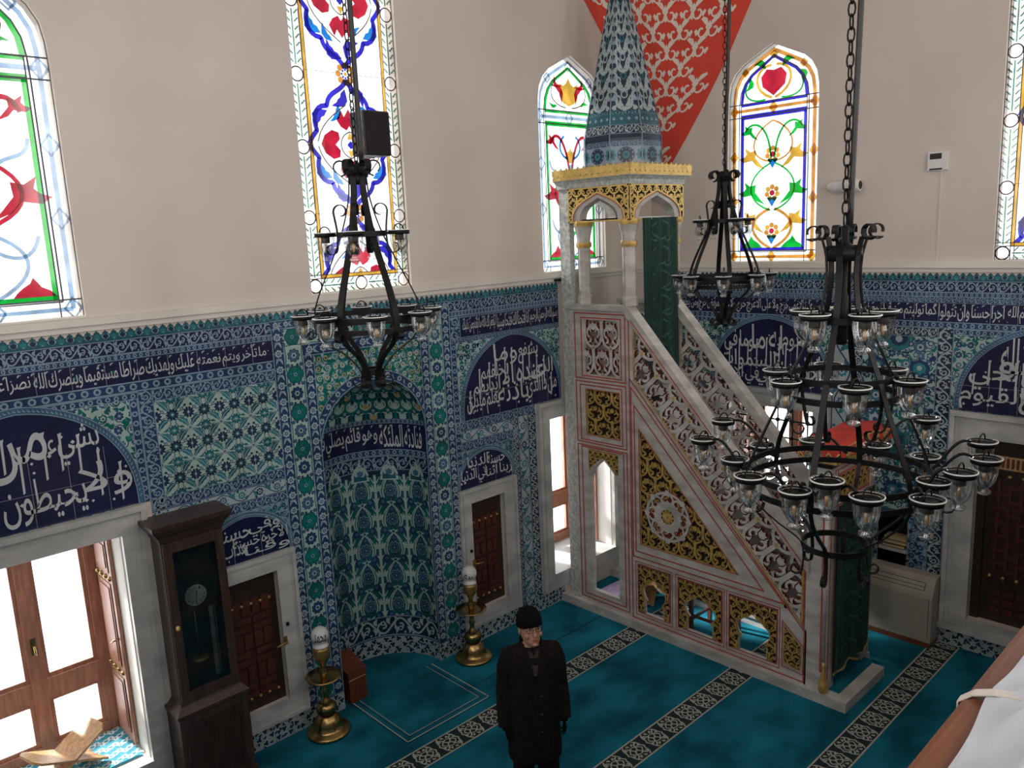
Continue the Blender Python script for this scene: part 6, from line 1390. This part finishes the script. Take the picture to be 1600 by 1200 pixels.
mb.tube([hd(-.009, -.106, .12), hd(0, -.109, .124), hd(.009, -.106, .12)], .0016, 'iron', 5); mb.build('glasses', body)
# coat: torso and sleeves fused into one garment
mb = MB(); n = 28
def ell(z, rx, ry, y0=0, x0=0): return [(x0+rx*math.copysign(abs(cos(2*pi*j/n))**.85, cos(2*pi*j/n)), y0+ry*math.copysign(abs(sin(2*pi*j/n))**.85, sin(2*pi*j/n)), z) for j in range(n)]
mb.loft([ell(.50, .215, .165, .01), ell(.56, .218, .168, .01), ell(.75, .208, .162, .01), ell(.95, .198, .155, .01), ell(1.1, .192, .15, .005), ell(1.25, .196, .148, .01), ell(1.36, .20, .135, .015), ell(1.41, .175, .115, .015), ell(1.435, .12, .092, .02), ell(1.455, .085, .075, .02)], 'coat')
for s in (1, -1): mb.tube([(.12*s, .015, 1.385), (.165*s, .015, 1.375), (.20*s, .02, 1.28), (.225*s, .03, 1.08), (.238*s, .0, .95), (.24*s, -.03, .80)], [.072, .084, .078, .066, .060, .056], 'coat', 14)
v, f = fuse(mb, .013, 3)
mb = MB(); mb.add(v, f, 'coat', True)
yf = lambda z: -(.140-max(0, z-1.28)*.34)
for s in (1, -1): mb.prism([(s*.008, 1.20), (s*.085, 1.31), (s*.075, 1.36), (s*.088, 1.37), (s*.072, 1.455), (s*.045, 1.455), (s*.012, 1.26)], lambda u, v_, h: (u, yf(v_)-h, v_), -.014, .010, 'coat')
mb.strap([(.085*cos(t), .02+.072*sin(t), 1.455+.022*sin(t)) for t in [-.7+.2*k for k in range(24)]], .055, .012, (0, 0, 1), 'coat')
for z in (1.1, .95, .8): mb.lathe([(.002, -.004), (.012, -.004), (.012, .004), (.002, .004)], 'plastic_b', (.03, -.172, z), 10)
coat = mb.build('coat', man)
mb = MB(); mb.prism([(-.05, 1.445), (-.02, 1.43), (0, 1.40), (.02, 1.43), (.05, 1.445), (.014, 1.26), (-.014, 1.26)], lambda u, v_, h: (u, yf(v_)-h, v_), -.03, .006, 'shirt'); mb.build('shirt', man)
mb = MB()
for s in (1, -1): mb.tube([(.09*s, 0, .9), (.10*s, -.01, .49), (.105*s, .015, .09), (.105*s, .015, .04)], [.105, .088, .085, .088], 'coat', 14)
mb.build('trousers', man)
for s in (1, -1):
    k = MB(); k.loft([[(.112*s+x*w, y*l-.05+o_, z) for x, y in [(cos(2*pi*j/16), sin(2*pi*j/16)) for j in range(16)]] for z, w, l, o_ in ((0, .05, .14, 0), (.03, .052, .145, 0), (.055, .046, .125, .01), (.085, .044, .07, .06), (.11, .04, .05, .07))], 'plastic_b'); k.build('shoe', man)
man.location = (4.0, -2.42, 0); man.rotation_euler = (0, 0, radians(-33))
# ------------------------------------------------------------------ gallery rail with the white sheet
r = thing('gallery_railing', 'red brown wooden handrail of the gallery in the lower right corner', 'railing', (2, -6.35, 2.95))
mb = MB(); mb.prism([(-6.30, 3.985), (-6.303, 3.995), (-6.312, 4.0), (-6.41, 4.0), (-6.42, 3.99), (-6.42, 3.95), (-6.30, 3.95)], lambda u, v, h: (-.24+h, u, v), 0, 9.05, 'wood_rail'); mb.build('handrail', r)
mb = MB(); mb.box(-.24, 8.81, -6.385, -6.345, 3.0, 3.95, 'wood_rail'); mb.build('parapet_board', r)
for k in range(7):
    k_ = MB(); x = -.2+k*1.48; k_.bbox(x, x+.09, -6.41, -6.32, 2.95, 3.95, 'wood_rail', .01); k_.build('post', r)
r = thing('white_sheet', 'white cloth sheet laid over the gallery handrail, tied with a white strap', 'cloth', (1.5, -6.4, 4.0)); mb = MB()
path = [(-6.337, 4.003), (-6.352, 4.016), (-6.375, 4.026), (-6.405, 4.026), (-6.435, 4.005), (-6.455, 3.96), (-6.465, 3.85), (-6.47, 3.6), (-6.465, 3.35), (-6.46, 3.1)]
def SH(x, j, dn=0):
    y, z = path[j]; k = min(1, j/3); w = .010*sin(x*31+j)+.008*sin(x*57-j*1.7)+.012*sin(x*13+j*.6)+.012*sin(x*44+j*2.1)
    gather = exp(-((x-1.03)/.07)**2); e = -.004*sin(x*9)+.010*gather if j < 3 else 0
    return (x+.01*sin(j+x*20), y+e-k*.02*abs(sin(x*7+j*.4))-dn, z+k*w*1.7-(.012*gather if j > 0 else 0)+(.006 if j == 0 else 0))
X = [-.1+k*.02 for k in range(230)]
for dn in (0, .003): mb.loft([[SH(x, j, dn) for x in X] for j in range(len(path))], 'cloth_w', closed=False)
mb.build('sheet', r)
mb = MB(); mb.strap([(1.045, -6.365, 4.019), (1.043, -6.335, 4.014), (1.042, -6.312, 4.0045), (1.041, -6.2965, 3.990), (1.041, -6.2965, 3.945), (1.041, -6.34, 3.9455)], .017, .002, (1, .05, 0), 'strap'); mb.build('strap', r)
# ------------------------------------------------------------------ light and camera
w = bpy.data.worlds.new('sky'); bpy.context.scene.world = w; w.use_nodes = True; bg = w.node_tree.nodes['Background']; bg.inputs[0].default_value = (.93, .97, 1, 1); bg.inputs[1].default_value = SKY
def area(name, loc, rot, sx, sy, pw, col=(1, .97, .93), portal=False):
    l = bpy.data.lights.new(name, 'AREA'); l.shape = 'RECTANGLE'; l.size = sx; l.size_y = sy; l.energy = pw; l.color = col
    o = bpy.data.objects.new(name, l); C.objects.link(o); o.location = loc; o.rotation_euler = rot
    if portal: l.cycles.is_portal = True
    return o
H_ = pi/2
for i, (x, z, sx, sz) in enumerate([(1.27, 1.39, 1.18, 1.98), (7.35, 1.39, 1.18, 1.98), (1.27, 5.3, 1.13, 2.4), (7.35, 5.3, 1.13, 2.4), (4.31, 6.2, 1.13, 4.2)]): area('sky_portal', (x, .82 if z < 3 else .17, z), (-H_, 0, 0), sx, sz, 1, portal=True)
for i, (y, z, sx, sz) in enumerate([(-1.72, 1.39, 1.18, 1.98), (-1.71, 5.3, 1.13, 2.4), (-4.65, 6.2, 1.13, 4.2), (-7.59, 5.3, 1.13, 2.4)]): area('sky_portal', (XB+(.82 if z < 3 else .17), y, z), (H_, 0, H_), sx, sz, 1, portal=True)
# daylight from the windows of the unseen walls and the dome
for y, z, sz in ((-1.7, 5.3, 2.4), (-4.65, 6.2, 4.2), (-7.6, 5.3, 2.4)): area('window_daylight', (-.22, y, z), (H_, 0, -H_), 1.1, sz, PW*sz*(.55 if y > -2 else 1))
for x, z, sz in ((1.3, 5.3, 2.4), (4.31, 6.2, 4.2), (7.3, 5.3, 2.4)): area('window_daylight', (x, -9.27, z), (H_, 0, 0), 1.1, sz, PW*sz*1.12)
area('dome_daylight', (4.3, -4.65, 8.55), (0, 0, 0), 4.5, 4.5, PD)

if SUN: sun = bpy.data.lights.new('sun', 'SUN'); sun.energy = SUN; sun.angle = radians(5); sun.color = (1, .95, .88); so = bpy.data.objects.new('sun', sun); C.objects.link(so)
if SUN: so.rotation_euler = Vector((.20, -.84, -.46)).to_track_quat('-Z', 'Y').to_euler()
f_, yaw, pit, rol = 1256.08, .754037, .185364, -.0449692
fw = Vector((sin(yaw)*cos(pit), cos(yaw)*cos(pit), -sin(pit))); rt = fw.cross(Vector((0, 0, 1))).normalized(); up = rt.cross(fw)
r2 = rt*cos(rol)+up*sin(rol); u2 = -rt*sin(rol)+up*cos(rol)
cam = bpy.data.cameras.new('camera'); cam.sensor_width = 36; cam.lens = f_/1600*36; cam.clip_start = .02; co = bpy.data.objects.new('camera', cam); C.objects.link(co)
Mx = Matrix((r2, u2, -fw)).transposed().to_4x4(); Mx.translation = Vector((0, -6.59672, 4.6)); co.matrix_world = Mx
S_ = bpy.context.scene; S_.camera = co
S_.view_settings.view_transform = 'Standard'; S_.view_settings.look = 'None'; S_.view_settings.gamma = 1; S_.view_settings.exposure = 0
S_.cycles.use_denoising = True; S_.cycles.transparent_max_bounces = 24; S_.cycles.max_bounces = 8; S_.cycles.sample_clamp_indirect = 6; S_.cycles.caustics_reflective = False; S_.cycles.caustics_refractive = False
